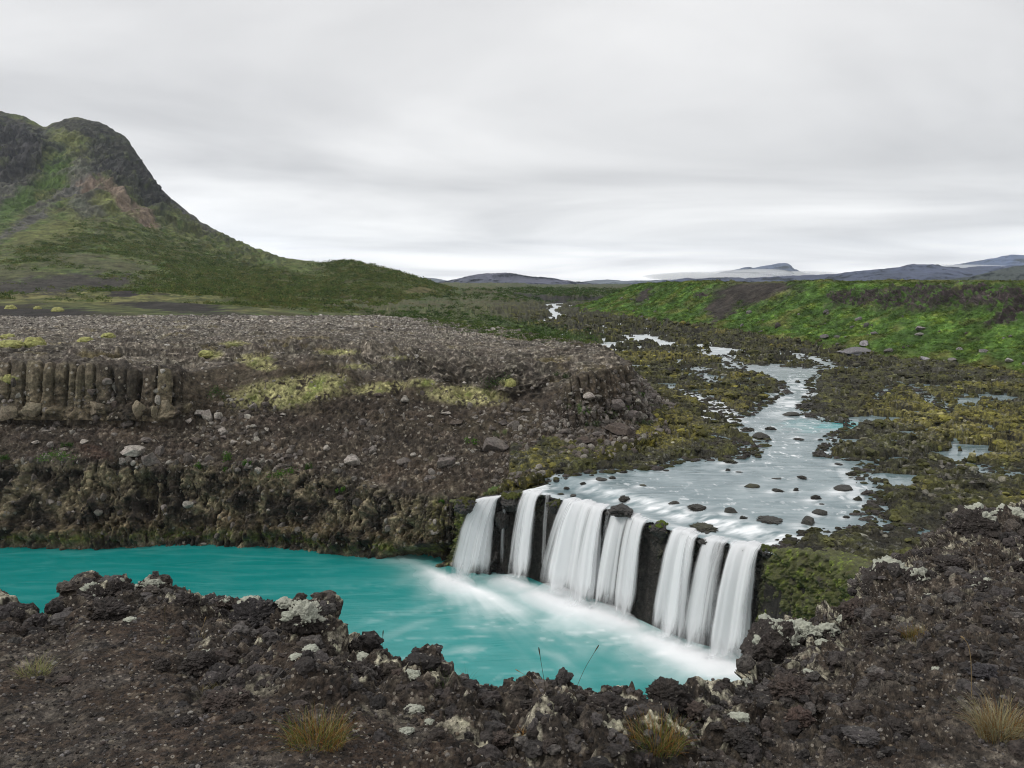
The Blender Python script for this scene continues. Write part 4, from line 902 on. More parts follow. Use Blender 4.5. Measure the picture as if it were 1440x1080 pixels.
#        rim px, py, D       lower rows: lateral/forward offsets
RIMF = [(-520, 850, 5.6), (-250, 868, 5.0), (-90, 866, 4.7), (0, 866, 4.6), (55, 882, 4.5), (98, 868, 4.7), (110, 838, 5.0), (150, 832, 5.2), (210, 832, 5.2), (262, 842, 5.1), (330, 852, 5.0), (380, 860, 4.8), (430, 860, 4.7), (465, 885, 4.5), (482, 908, 4.3), (525, 934, 4.0), (570, 948, 3.9), (640, 964, 3.8), (700, 985, 3.6), (760, 996, 3.5), (850, 1003, 3.45), (905, 1000, 3.5), (985, 1000, 3.6), (1030, 985, 4.0), (1062, 965, 4.8), (1085, 935, 6.0), (1110, 895, 7.4), (1160, 882, 7.9), (1205, 868, 8.3), (1228, 830, 9.0), (1262, 808, 9.8), (1320, 780, 10.6), (1350, 742, 11.6), (1400, 732, 12.2), (1450, 728, 12.6), (1600, 715, 13.5), (1900, 700, 15.)]
FG = []
for k, (a, b, D) in enumerate(RIMF):
    rim = fp(a, b, D); u = (a - 720) / F
    # bottom-of-frame point: level ground at the photographer's feet
    foot = np.array([u * 2.1 * 1.05, 2.1, 31.42]); behind = np.array([u * 3.0, -2.5, 31.6])
    if a > 1000: foot = np.array([u * 2.1 * 1.05, 2.1, 31.42 - .0])
    m = [foot + (rim - foot) * t_ for t_ in (.33, .66)]
    bump_ = .10 * (1 if a < 1000 else 1.6)
    m[0][2] += .02; m[1][2] += .03
    right_ = sm(1040, 1180, a)
    dn = [rim + np.array([0, .25, -.35]), rim + np.array([0, .7, -2.0]), rim + np.array([0, 2.0, -9.]), np.array([rim[0] * 1.2, rim[1] + 6, -1.])]
    dr = [rim + np.array([.1, .35, -.5]), rim + np.array([.4, 2.5, -2.6]), np.array([u * 24 + 1.5, 22, 19.]), np.array([u * 42 + 5, 44, 9.])]
    low_ = [p_ * (1 - right_) + q_ * right_ for p_, q_ in zip(dn, dr)]
    FG.append([behind, foot, m[0], m[1], rim] + low_)
A, tr, ss = net(FG, np.maximum(8, (np.abs(np.diff([r_[0] for r_ in RIMF])) * 1.05 + 6).astype(int)), [30, 210, 230, 260, 50, 30, 20, 20], 7, 10)
ny, nx = A.shape[:2]; N, _ = normals(A); N = N * np.sign(N[..., 2:3] + 1e-6)
N = np.where((tr > 4.4)[:, None, None], N * np.array([1, -1, 1]) * 0 + np.array([0, .75, .66]), N)
R = tr[:, None] * np.ones((1, nx)); S = np.ones((ny, 1)) * ss[None]; px, py, dep = proj(A)
rough = sm(-.1, .5, fbm(A, 1.3, 3, off=2) + .75 * sm(2.6, 3.7, R) + .35 * sm(18, 24, S) - .25 + .4 * (sm(6, 12, S) - sm(22, 23, S)) )
rough = np.maximum(rough, sm(3.3, 3.9, R)); rough = np.maximum(rough, .75 * sm(14, 19, S) * sm(1.0, 1.6, R)); grav = 1 - rough
k = .6 + .55 * sm(4, 9, A[..., 1]) ; big = fbm(A, 1.1, 3, .5, off=5)
l1 = fbm(A, .34, 2, .5, 'b', off=1); l2_ = fbm(A, .13, 3, .62, 'b', off=9); l3 = fbm(A, .035, 3, .6, 'b', off=3)
W1, W2, WI = worley2(A[..., 0] + big * .1, A[..., 1] + l1 * .05, .27, 3); W1 = W1.reshape(ny, nx); W2 = W2.reshape(ny, nx); WI = WI.reshape(ny, nx)
cell = np.clip(sm(0, .28, W2 - W1), 0, 1) * (.3 + WI)
d = big * .09 * (1 + rough) + rough * k * (l1 * .26 + l2_ * .13 + l3 * .035 + cell * .10 - .19) + grav * (l2_ * .016 + l3 * .012)
edgeb = np.exp(-((R - 3.95) / .2) ** 2) * fbm(A, .4, 3, .6, 'b', off=30); d = d + edgeb * .14 - np.exp(-((R - 3.95) / .25) ** 2) * .03
A = A + N * d[..., None]
nz = fbm(A, .35, 4, .6, off=3); nf = fbm(A, .06, 3, .6, off=5); N2, ar = normals(A); N2 = N2 * np.sign((N2 * N).sum(-1, keepdims=True))
C = np.ones((ny, nx, 3), f32) * np.array([.044, .036, .030], f32)
C = mixc(C, (.070, .064, .060), sm(.0, .4, nz) * .9); C = mixc(C, (.052, .034, .024), grav * sm(-.2, .3, -nz) * .8); C = mixc(C, (.13, .118, .105), sm(.12, .42, nf) * (.4 + .6 * rough) * .75); C = mixc(C, (.016, .013, .011), sm(.05, .4, -nf) * .8)
lich = sm(.22, .34, fbm(A, .16, 3, .55, off=61) + .4 * (fbm(A, .9, 2, off=60)) + .16 * sm(3.4, 3.9, R) + .12 * sm(14, 19, S)) * sm(.2, .6, N2[..., 2]) * rough * (R < 4.1) * sm(1.4, 3.0, R)
C = mixc(C, (.40, .40, .34), lich * sm(-.25, .05, nf + .05) * .85)
C = C * np.exp(1.3 * nf + .7 * nz * (1 - lich))[..., None] * np.array([1.06, 1.0, .88], f32)
keep_surface('fore', A[tr < 4.15])
FA, FR, FC = A, R, C
o = link('ground', raw_mesh('ground', A, quads=grid_quads(ny, nx), col=C), M_FORE)
tag(o, 'rough black lava rim and gravel in the foreground above the pool', 'ground', kind='structure')
tick('foreground')
_, ar = normals(A); px, py, dep = proj(A); inv_ = (R > .8) & (R < 4.0)
w = ar * inv_ * (.35 + grav * 1.3) / dep ** 1.6
n = 42000; p, i = pick(A, w, n); dd = np.linalg.norm(p - np.array([0, 0, H]), axis=1); sz = sizes(n, .0025, .013, 3.) * (dd / 3.5) ** .8
o = scatter('gravel', PEBS, p + np.array([0, 0, .001]), aniso(sz, .35) * np.array([1, 1, .8]), palette([(.055, .048, .044), (.09, .082, .078), (.04, .034, .03), (.055, .044, .038), (.14, .13, .125), (.05, .045, .043), (.03, .026, .024), (.05, .04, .035), (.06, .05, .042), (.045, .04, .038), (.13, .105, .075), (.035, .03, .027), (.05, .042, .036), (.19, .175, .155)], n, .3), M_PEBBLE)
tag(o, 'dark volcanic gravel with a few tan grains', 'gravel', kind='stuff')
w = ar * inv_ * rough / dep ** 1.5
n = 13000; p, i = pick(A, w, n); dd = np.linalg.norm(p - np.array([0, 0, H]), axis=1); sz = sizes(n, .006, .042, 3.5) * (dd / 4) ** .7
o = scatter('rubble', JAG, p, aniso(sz, .4) * np.array([1, 1, .8]), palette([(.045, .038, .035), (.06, .053, .05), (.08, .072, .066), (.03, .026, .024), (.05, .04, .034), (.06, .05, .042)], n, .3), M_LAVA)
tag(o, 'broken black lava rubble lying on the foreground rim', 'rubble', kind='stuff')
tick('gravel')
#@@OBJECTS
# ================================================================== INDIVIDUAL THINGS
def surf_pt(key, px, py):
    if key == 'lip': p = lip_at(px) ; return P(px, py, D=p[1])
    if key == 'water': return on('river', px, py, 2)
    return on(key, px, py)
def rock(label, key, px, py, w, hr, col, group, cat='boulder', name='boulder', sub=3, style='cut', sink=.25, lich=0., seed=None, moss=None, sy=.85, tilt=.3, mat=None, amp=.75, cap=None):
    p = surf_pt(key, px, py); dep = proj(p)[2]; r = w / 2 * dep / F
    rg = np.random.default_rng(seed if seed is not None else int(px * 7 + py)); 
    V, Fc = cut_rock(sub, 11, rg, .10, (.45, .8)) if style == 'cut' else lava_rock(sub, rg, amp)
    c = np.ones((len(V), 3)) * np.array(col) * (1 + .35 * fbm(V + px, .5, 3)[:, None])
    W = V @ rot_mats(1, tilt, rg)[0].T; W = W / np.abs(W).max(0) * np.array([r, r * sy, r * hr])
    zz = W[:, 2] / (r * hr)
    if moss: c = c + (np.array(moss) - c) * (sm(-.1, .5, zz + fbm(V + 5, .6, 3)))[:, None]
    mt = mat or (M_LAVA if style != 'cut' else M_STONE); loc = (p[0], p[1], p[2] + r * hr * (1 - 2 * sink) * .9); caps = []
    if lich or cap:
        nn = fbm(V + px * .1, .7, 3); wgt = zz * .7 + nn * 1.1 + ((lich or .55) - .5) * 1.2
        L = sm(.35, .55, wgt); N_ = W / np.linalg.norm(W, axis=1)[:, None]
        bump = .5 + fbm(V + 3, .12, 3, .6, 'b') * 1.3
        LV = W + N_ * (r * .07 * L * bump - r * .03 * (1 - L))[:, None]; kf = (wgt > .33)[Fc].any(1)
        if kf.sum() > 8:
            lc = np.ones((len(V), 3)) * np.array(cap or (.34, .35, .29)) * (1 + .45 * fbm(V + 9, .22, 3)[:, None])
            caps = [('moss' if cap else 'lichen', LV, Fc[kf], lc, M_MOSS if cap else M_LICHEN)]
    if not caps: return tag(link(name, raw_mesh(name, W, tris=Fc, col=c, smooth=style != 'cut'), mt, loc=loc), label, cat, group)
    o = bpy.data.objects.new(name, None); COL.objects.link(o); o.location = loc; tag(o, label, cat, group)
    link('stone_body', raw_mesh('stone_body', W, tris=Fc, col=c, smooth=style != 'cut'), mt, parent=o)
    for nm, v_, f_, c_, m_ in caps: link(nm, raw_mesh(nm, v_, tris=f_, col=c_), m_, parent=o)
    return o
dk, gy, pl, br = (.030, .028, .022), (.115, .10, .09), (.27, .245, .215), (.075, .060, .050)
for k, (a, b, w, lb) in enumerate(RR):
    rock(lb, 'water', a, b + 1, w * .86, (.40 + .25 * math.sin(k * 2.4)) if w < 30 else (.26 if w < 45 else .12), dk, G1, 'rock', 'rock', 4, 'cut' if k % 3 == 1 else 'lava', .36, amp=1.15, moss=(.034, .034, .014) if k % 5 == 0 else None, seed=k, mat=M_WALL, sy=.9 + .3 * math.cos(k * 1.7))
# --- rocks on the lip between the falls
G2 = 'rocks on the lip between the waterfalls'
LR = [(721, 706, 38, .75, 'mossy brown rock between the leftmost and second waterfalls', (.05, .055, .012)), (782, 712, 30, .8, 'dark mossy rock between the second and middle waterfalls', (.045, .05, .012)), (874, 718, 40, .42, 'wet black slab on the lip above the middle falls', None),
      (930, 745, 34, .8, 'bright mossy rock block between the wide and slim waterfalls', (.07, .10, .012)), (990, 763, 18, .7, 'small dark rock behind the thin veil of water', None), (1045, 772, 14, .6, 'small dark notch rock on the rightmost lip', None), (1083, 776, 30, .7, 'dark rock at the right end of the lip by the mossy wall', (.04, .05, .012)), (655, 712, 34, .8, 'brown rock at the left edge of the leftmost waterfall', (.05, .05, .014)), (856, 722, 12, .6, 'small black rock on the lip right of the middle waterfall', None), (706, 730, 22, 1.3, 'dark wet ledge under the mossy rock beside the leftmost waterfall', None), (790, 748, 22, 1.5, 'dark wet buttress left of the middle waterfall', None)]
for k, (a, b, w, hr, lb, ms) in enumerate(LR): rock(lb, 'lip', a, b, w, hr, (.028, .025, .022), G2, 'rock', 'rock', 4, 'lava', .5, cap=ms, amp=.5, seed=90 + k, mat=M_WALL, sy=1.1)
# --- boulders on the far bank
G3 = 'boulders on the canyon slope'
BB = [
 (697, 632, 38, .72, gy, 'largest grey boulder on the slope above the river shore'), (627, 655, 27, .8, gy, 'grey boulder at the cliff edge left of the largest one'), (568, 652, 22, .6, gy, 'flat grey boulder on the cliff edge above the dark cave'), (495, 652, 26, .8, pl, 'pale upright boulder at the cliff edge in mid slope'),
 (873, 610, 46, .45, br, 'wide dark flat topped block near the river shore'), (792, 610, 22, .5, gy, 'rounded grey boulder left of the flat topped block'), (838, 612, 22, .4, gy, 'slanted grey slab between two boulders by the shore'), (822, 624, 30, .5, br, 'brown block just above the mossy shore'), (830, 560, 20, .6, pl, 'pale angular block under the outcrop'), (817, 552, 13, .6, pl, 'small pale block under the outcrop'),
 (870, 574, 34, .5, gy, 'long fallen block leaning below the outcrop'), (890, 588, 24, .6, gy, 'grey block at the lower right of the rockfall'), (942, 573, 20, .5, gy, 'grey stone at the right foot of the promontory'), (915, 560, 18, .6, gy, 'grey stone on the right flank of the promontory'), (900, 545, 20, .6, br, 'brown stone below the tip of the promontory'),
 (627, 582, 18, .25, pl, 'thin pale slab on dark soil below the moss'), (605, 587, 11, .5, pl, 'small pale stone left of the thin pale slab'), (606, 602, 12, .7, gy, 'small upright stone on the dark soil'), (532, 557, 15, .5, br, 'brown block beside the long moss patch'), (640, 596, 22, .35, br, 'low brown stone under the thin pale slab'), (708, 596, 12, .6, gy, 'small grey stone on the dark soil swathe'),
 (187, 638, 36, .42, pl, 'large pale elongated slab on the reddish slope'), (213, 652, 24, .9, gy, 'grey split block right of the pale slab'), (225, 640, 15, 1.1, gy, 'narrow grey block standing behind the split block'), (207, 621, 17, .5, gy, 'grey stone above the split block'), (117, 624, 15, .6, pl, 'small pale pointed stone on the red soil'), (50, 623, 10, .5, pl, 'tiny pale stone under the basalt columns on the left'),
 (290, 590, 20, 1.2, pl, 'tall pale tilted block right of the columns'), (282, 582, 18, .5, pl, 'pale block left of the tall tilted one'), (308, 588, 13, .9, pl, 'short pale block right of the tall tilted one'), (265, 592, 11, .8, pl, 'small pale stone at the foot of the last columns'), (313, 607, 13, .6, pl, 'pale stone below the tilted blocks'), (315, 616, 11, .6, gy, 'grey stone under a pale stone below the tilted blocks'), (328, 624, 12, .7, pl, 'pale stone beside the bright green tuft'), (277, 622, 24, .4, br, 'flat brown slab in the middle of the rubble'), (295, 648, 14, .8, gy, 'grey stone beside the green plants on the cliff edge'),
 (348, 603, 9, .8, pl, 'tiny pale stone on the grey scree'), (376, 605, 8, 1., pl, 'second tiny pale stone on the grey scree'), (423, 638, 11, .9, gy, 'grey stone at the cliff edge left of a pale one'), (460, 633, 11, .9, pl, 'pale stone near the cliff edge in mid slope'), (398, 583, 9, .5, pl, 'tiny pale stone below the biggest moss patch'),
 (47, 580, 32, .8, (.16, .135, .095), 'tan broken block under the columns, second from the left'), (10, 585, 30, .8, (.15, .125, .09), 'tan broken block at the left end of the columns'), (135, 582, 28, 1., (.15, .125, .09), 'tan broken column stump in the middle of the columns'), (198, 582, 22, 1.3, (.16, .135, .095), 'leaning tan block near the right end of the columns'), (217, 585, 14, 1.5, (.17, .145, .10), 'slim tan block leaning beside another'), (235, 575, 16, 1.3, (.17, .145, .10), 'slim tan block at the last column'), (180, 600, 17, .8, gy, 'rounded grey stone at the foot of the columns'), (82, 597, 12, .7, gy, 'small grey stone below the columns'), (160, 572, 15, 1.2, br, 'dark tilted column piece between two tan blocks')]
for k, (a, b, w, hr, c, lb) in enumerate(BB): rock(lb, 'bank', a, b, w, hr, c, G3, seed=200 + k, sub=3, sink=.22, sy=.8)
G4 = 'pale boulders by the green bank'
for k, (a, b, w, hr, c, lb) in enumerate([(1200, 498, 50, .28, (.15, .145, .15), 'broad flat grey boulder at the foot of the green bank'), (1216, 485, 15, .6, (.24, .23, .24), 'small pale boulder above the broad flat one'), (1296, 464, 15, .5, (.2, .18, .18), 'pinkish grey stone halfway up the green bank'), (1293, 472, 12, .5, (.18, .17, .16), 'stone just below the pinkish grey one on the bank'), (1300, 507, 13, .6, (.26, .25, .26), 'pale stone at the bank foot right of the broad boulder'), (1340, 508, 14, .5, (.16, .15, .14), 'grey stone near the bank foot further right'), (1418, 508, 12, .6, (.26, .25, .24), 'pale stone low on the bank near the right edge'), (1230, 470, 12, .6, (.13, .12, .12), 'dark grey stone low on the bank above the pale boulder'), (1160, 475, 14, .5, (.14, .13, .13), 'grey stone on the lower bank left of the pale boulder')]):
    rock(lb, 'green', a, b, w, hr, c, G4, seed=300 + k, sub=3, sy=1.)
tick('boulders')
# --- foreground lava
G5 = 'lava boulders on the foreground rim'
lv, lb2 = (.042, .035, .031), (.068, .052, .044)
FB = [
 (360, 882, 88, .72, 0, (.040, .036, .036), 'large rounded black boulder on the left rim'), (428, 880, 66, .85, .62, lv, 'boulder almost covered in pale grey lichen at the rim corner'), (126, 843, 44, .85, .45, lv, 'jagged black block with a white cap at the left rim peak'), (165, 836, 44, .8, .15, lv, 'black crag at the top of the left rim'), (206, 836, 48, .75, .55, lv, 'black crag with lichen at the right of the left peak'), (150, 866, 66, .6, .1, lv, 'broad dark rock mass under the left peak'),
 (262, 852, 38, .8, .0, lv, 'small dark crag on the rim right of the left peak'), (313, 858, 42, .7, .2, lb2, 'brownish rock on the rim left of the large rounded boulder'), (352, 852, 38, .5, .8, lv, 'rock with a pale lichen top behind the large rounded boulder'), (400, 852, 30, .6, .9, lv, 'small lichen covered rock behind the lichen boulder'), (470, 900, 26, .8, .8, lv, 'lichen spotted rock on the right side of the rim corner'), (437, 917, 24, .6, .9, lv, 'small whitish lichen stone below the rim corner'), (417, 926, 20, .5, .9, lv, 'flat whitish lichen stone left of another below the rim corner'),
 (182, 874, 18, .5, .9, lv, 'small white topped stone under the left peak'), (280, 938, 54, .6, .1, lv, 'dark craggy rock in the middle of the left slope'), (228, 940, 26, .8, 0, lv, 'small black craggy rock left of the middle one'), (320, 990, 74, .4, .05, lb2, 'long low dark rock in the gravel at the lower left'), (262, 1020, 42, .5, 0, lv, 'low dark stone near the bottom left gravel'), (343, 1014, 40, .5, 0, lv, 'dark stone just below the long low rock'), (90, 960, 30, .4, 0, lb2, 'low brown stone in the left gravel'),
 (510, 956, 74, .55, .05, lv, 'big black lump below the rim left of the green grass'), (500, 913, 24, .9, 0, lv, 'pointed black rock on the rim above the black lump'), (512, 930, 34, .6, .75, lv, 'lichen dotted rock on the rim above the black lump'), (580, 956, 30, .7, .85, lv, 'pale lichen knob on the rim left of the green grass'), (560, 950, 24, .8, 0, lb2, 'brown rock left of the pale lichen knob'), (623, 978, 62, .55, .05, lv, 'black craggy lump right of the pale lichen knob'), (670, 980, 46, .6, .15, lv, 'jagged dark rock on the rim right of the green grass'), (712, 988, 42, .6, 0, lv, 'jagged black rock left of the thin grass stalk'),
 (747, 994, 36, .6, .1, lv, 'small jagged rock under the thin grass stalk'), (790, 996, 48, .6, 0, lv, 'black craggy rock on the middle rim'), (853, 1006, 74, .6, 0, lv, 'wide black craggy rock on the middle rim'), (940, 992, 78, .75, .05, lv, 'tall jagged black boulder behind the orange green grass tuft'), (982, 1006, 40, .7, 0, lb2, 'brown rock right of the tall jagged boulder'), (583, 1000, 30, .5, .95, lv, 'white lichen stone below the middle left rim'), (570, 1030, 26, .4, .95, lv, 'second white lichen stone nearer the bottom edge'), (604, 1018, 18, .5, .9, lv, 'small white lichen stone right of a larger one'), (700, 1040, 44, .4, 0, lb2, 'low brown lump near the bottom centre'),
 (1088, 925, 92, .95, .42, lv, 'big overhanging boulder with a pale lichen cap beside the last waterfall'), (1125, 898, 52, .75, .7, lv, 'lichen capped rock right of the overhanging boulder'), (1162, 892, 38, .7, .7, lv, 'smaller lichen capped rock further right on the ledge'), (1192, 880, 30, .8, .8, lv, 'white capped stone against the mossy wall'), (1157, 908, 22, .6, .9, lv, 'small white stone below the lichen capped rocks'), (1207, 868, 56, .8, 0, lb2, 'brown rough rock in front of the mossy wall'), (1247, 832, 84, .8, .35, lv, 'large block with lichen on top at the right ledge'), (1293, 822, 50, .7, .5, lv, 'lichen spotted rock right of the large block'), (1307, 848, 26, .7, .85, lv, 'white capped stone below the lichen spotted rock'), (1380, 834, 56, .6, .25, lv, 'dark rock in the middle of the right slope'), (1340, 800, 52, .7, .15, lv, 'dark crag on the right slope above a white capped stone'),
 (1372, 748, 76, .8, .32, lv, 'jagged summit crag with lichen on the right ridge'), (1418, 742, 56, .8, .5, lv, 'lichen edged crag at the right frame edge'), (1432, 805, 46, .7, .2, lv, 'dark crag near the right frame edge'), (1112, 975, 66, .6, .05, lb2, 'broad brown rock below the overhanging boulder'), (1045, 972, 32, .95, .55, lv, 'upright lichen tinged rock at the end of the pool'), (1075, 990, 52, .6, 0, lv, 'dark rock beside the upright lichen tinged one'), (1120, 1016, 54, .65, 0, (.085, .058, .048), 'smooth reddish brown boulder at the lower right'), (1040, 1014, 32, .5, .9, lv, 'pale lichen slab at the bottom right of the pool'),
 (1280, 978, 18, .8, .95, lv, 'bright white lichen ball on the right slope'), (1308, 990, 14, .5, .95, lv, 'small white lichen patch stone right of the bright ball'), (1320, 945, 24, .4, .9, lv, 'flat white flecked stone in the middle right'), (1273, 1006, 38, .6, 0, lv, 'dark stone below the bright white ball'), (1383, 950, 50, .5, 0, (.055, .052, .055), 'grey smooth lump behind the dry grass'), (1262, 1030, 56, .5, 0, lv, 'dark craggy rock near the bottom right'), (1213, 1036, 60, .25, 0, (.07, .064, .062), 'flat grey slab near the bottom right'), (1138, 950, 20, .7, .6, lv, 'small pale tipped stone below the ledge'), (1190, 930, 48, .5, .1, lv, 'dark rock in the middle of the right ledge slope'), (1240, 900, 50, .5, .1, lv, 'dark rock left of the orange tinted grass'), (1040, 1040, 50, .5, 0, lv, 'low black rock at the bottom right centre')]
for k, (a, b, w, hr, li, c, lb) in enumerate(FB): rock(lb, 'fore', a, b, w, hr, c, G5, seed=400 + k, sub=5 if w > 40 else 4, style='lava', sink=.30, lich=li, sy=.9, amp=.75 if li < .3 else .45)
tick('lava boulders')
# --- grass tufts and stalks
def blades(n, rad, ln, wd, spread, cols, rg, seg=5, droop=.6, tips=None):
    Vs, Qs, Cs, off = [], [], [], 0
    for k in range(n):
        a = rg.uniform(0, 6.283); r0 = rad * rg.uniform(0, 1) ** .6; b = np.array([math.cos(a) * r0, math.sin(a) * r0 * .8, 0]); a2 = a + rg.normal() * .7
        d = np.array([math.cos(a2), math.sin(a2), 0]); L = ln * rg.uniform(.45, 1.1); sp = spread * rg.uniform(.15, 1); side = np.array([-d[1], d[0], 0]) * .6 + np.array([.5, 0, 0]) * rg.choice([-1, 1])
        side /= np.linalg.norm(side); c = np.array(cols[rg.integers(len(cols))]) * rg.uniform(.7, 1.25); t_ = np.linspace(0, 1, seg)
        cen = b + d[None] * (sp * L * t_ ** 1.4)[:, None] + np.array([0, 0, 1]) * (L * (t_ - droop * .45 * sp * t_ ** 2.4))[:, None]
        w = wd * (1 - t_ ** 1.5 * .92); Vs.append(np.concatenate([cen - side * w[:, None] / 2, cen + side * w[:, None] / 2])); i = np.arange(seg - 1)
        Qs.append(np.stack([i, i + 1, i + 1 + seg, i + seg], 1) + off); off += 2 * seg; Cs.append(np.repeat(c[None] * 1.0, 2 * seg, 0))
    return np.concatenate(Vs), np.concatenate(Qs), np.concatenate(Cs)
straw, og, gn, pg = (.30, .25, .12), (.22, .11, .035), (.09, .13, .03), (.27, .28, .13)
TU = [(50, 947, 52, 30, [pg, straw, (.2, .23, .08)], 260, 'pale yellow green grass tuft on the left gravel'), (231, 905, 22, 14, [straw, pg, og], 90, 'tiny green and orange tuft under the left peak'), (280, 905, 18, 22, [straw, (.38, .34, .2)], 70, 'small straw coloured tuft left of the large rounded boulder'), (308, 965, 24, 22, [straw, pg], 90, 'small straw tuft beside a long low rock'), (286, 972, 12, 14, [straw], 40, 'tiny dry tuft left of another on the left slope'),
 (445, 1042, 112, 46, [og, (.26, .13, .04), gn, straw, (.13, .15, .04)], 900, 'large orange and green grass tuft at the bottom left'), (740, 1032, 26, 14, [og, (.3, .17, .06)], 120, 'small orange grass tuft near the bottom centre'), (925, 1046, 100, 44, [gn, og, (.26, .13, .04), straw, (.10, .15, .035)], 800, 'large green and orange grass tuft at the bottom right of centre'), (1290, 895, 66, 20, [(.2, .16, .06), og, (.14, .14, .05)], 420, 'low brownish grass tuft in the middle of the right slope'), (1405, 1030, 84, 56, [(.34, .31, .2), straw, (.24, .24, .14), og], 1100, 'dense dry grey grass tuft at the right frame edge'), (628, 960, 44, 26, [(.05, .09, .03), (.07, .10, .03)], 60, 'thin dark green grass blades against the pool'), (1235, 884, 24, 12, [gn, pg], 90, 'tiny green tuft left of the low brownish one'), (655, 952, 16, 30, [(.05, .09, .03)], 14, 'few tall green blades right of the thin grass'), (165, 845, 14, 8, [og, straw], 50, 'tiny orange tuft between the crags of the left peak')]
for k, (a, b, w, h, cols, n, lb) in enumerate(TU):
    p = on('fore', a, b); dep = proj(p)[2]; m = dep / F; rg = np.random.default_rng(700 + k)
    V, Q, Cc = blades(int(n * .8), w * m * .36, h * m * 1.05, .0014 + .0005 * m * 100, 1.15, cols, rg, droop=.9)
    o = link('grass_tuft', raw_mesh('grass_tuft', V, quads=Q, col=Cc), M_GRASS, loc=tuple(p - np.array([0, 0, .015]))); tag(o, lb, 'grass tuft', 'grass tufts growing on the foreground rim')
STK = [([(536, 935), (537, 915), (539, 884)], 'single thin dark grass stalk rising from the rim in front of the pool'), ([(549, 940), (549, 930), (548, 920)], 'short thin stalk right of a taller single stalk'), ([(770, 985), (764, 950), (757, 907)], 'thin brown seeded stalk before the middle of the pool'), ([(766, 985), (748, 955), (723, 940)], 'pale stalk leaning left from the rim'), ([(803, 985), (822, 940), (844, 904)], 'tall seeded stalk leaning right before the waterfalls'), ([(1366, 985), (1366, 930), (1362, 905), (1350, 893)], 'long straw stalk arching left above the dry grey grass'), ([(230, 905), (231, 885), (232, 850)], 'thin brown stalk above the tiny tuft'), ([(279, 903), (284, 885), (290, 866)], 'straw stalk leaning right from a small tuft'), ([(595, 950), (592, 935), (590, 926)], 'short bent stalk behind the pale lichen knob')]
for k, (pts, lb) in enumerate(STK):
    p0 = on('fore', *pts[0]); D_ = p0[1] if k not in (5,) else p0[1]; pp = np.array([P(a, b, D=D_) for a, b in pts]); t_ = np.linspace(0, 1, 22); tt = np.linspace(0, 1, len(pp))
    cn = np.stack([np.interp(t_, tt, pp[:, j]) for j in range(3)], 1); cn = gauss(cn, 2, 0); r = .0010 + .0000 * t_; r = np.where(t_ > .84, .0024 * (1 - ((t_ - .92) / .09) ** 2) + .0008, .0010); r = np.maximum(r, .0004) * (1.0 if k != 5 else 1.7)
    th = np.arange(6) / 6 * 6.2832; ring = np.stack([np.cos(th), .6 * np.sin(th), .4 * np.sin(th)], 1); V = cn[:, None] + ring[None] * r[:, None, None]; i = np.arange(21)[:, None] * 6; j = np.arange(6)[None]; jn = (j + 1) % 6
    Q = np.stack([i + j, i + jn, i + 6 + jn, i + 6 + j], -1).reshape(-1, 4); col = (.30, .22, .12) if k in (3, 5, 7) else (.07, .06, .035)
    o = bpy.data.objects.new('grass_stalk', None); COL.objects.link(o); o.location = tuple(p0); cs_ = np.ones((V.size // 3, 3)) * col; cu = 17 * 6
    link('stem', raw_mesh('stem', V.reshape(-1, 3) - p0, quads=Q[:cu], col=cs_), M_GRASS, parent=o); link('seed_head', raw_mesh('seed_head', V.reshape(-1, 3) - p0, quads=Q[cu:], col=cs_ * 1.2), M_GRASS, parent=o); tag(o, lb, 'grass stalk', 'single grass stalks on the foreground rim')
# --- leafy plants on the far bank
SH = [(695, 547, 58, 24, 0, 'dark green bush beside the right hand moss patch'), (307, 560, 30, 24, 0, 'dark green bush left of the big moss patch'), (82, 646, 60, 16, 1, 'bright green spreading plant on the cliff edge at the left'), (318, 648, 26, 20, 1, 'bright green plant in the rubble right of the columns'), (323, 662, 20, 10, 1, 'bright green tuft hanging just under another on the cliff edge'), (397, 670, 42, 14, 1, 'bright green plant hanging on the middle of the cliff edge'), (433, 660, 18, 12, 0, 'small green plant right of the hanging one'), (273, 660, 24, 10, 1, 'low green plant on the cliff edge below the rubble'), (347, 653, 16, 8, 1, 'tiny green plant between two larger ones on the cliff edge'), (95, 628, 22, 8, 0, 'dull green tuft above the spreading plant'), (12, 645, 26, 8, 0, 'dull green plant at the left end of the cliff edge'),
      (663, 624, 20, 14, 1, 'green plant left of the largest grey boulder'), (728, 645, 22, 12, 1, 'green plant right of the largest grey boulder'), (830, 600, 30, 12, 2, 'grey green shrub below the outcrop'), (863, 586, 32, 12, 2, 'grey green shrub among the fallen blocks'), (903, 600, 34, 10, 2, 'grey green shrub near the mossy shore'), (903, 558, 18, 8, 1, 'green plant on the right flank of the promontory'), (790, 532, 26, 12, 2, 'grey green bush on top of the outcrop'), (480, 690, 14, 8, 1, 'small green plant on the lower cliff face'), (622, 708, 14, 7, 1, 'small green plant on the cliff left of the falls')]
GC = [[(.03, .065, .018), (.045, .085, .02), (.06, .10, .03)], [(.06, .13, .02), (.09, .18, .03), (.04, .09, .02)], [(.06, .08, .045), (.08, .10, .05), (.05, .07, .03)]]
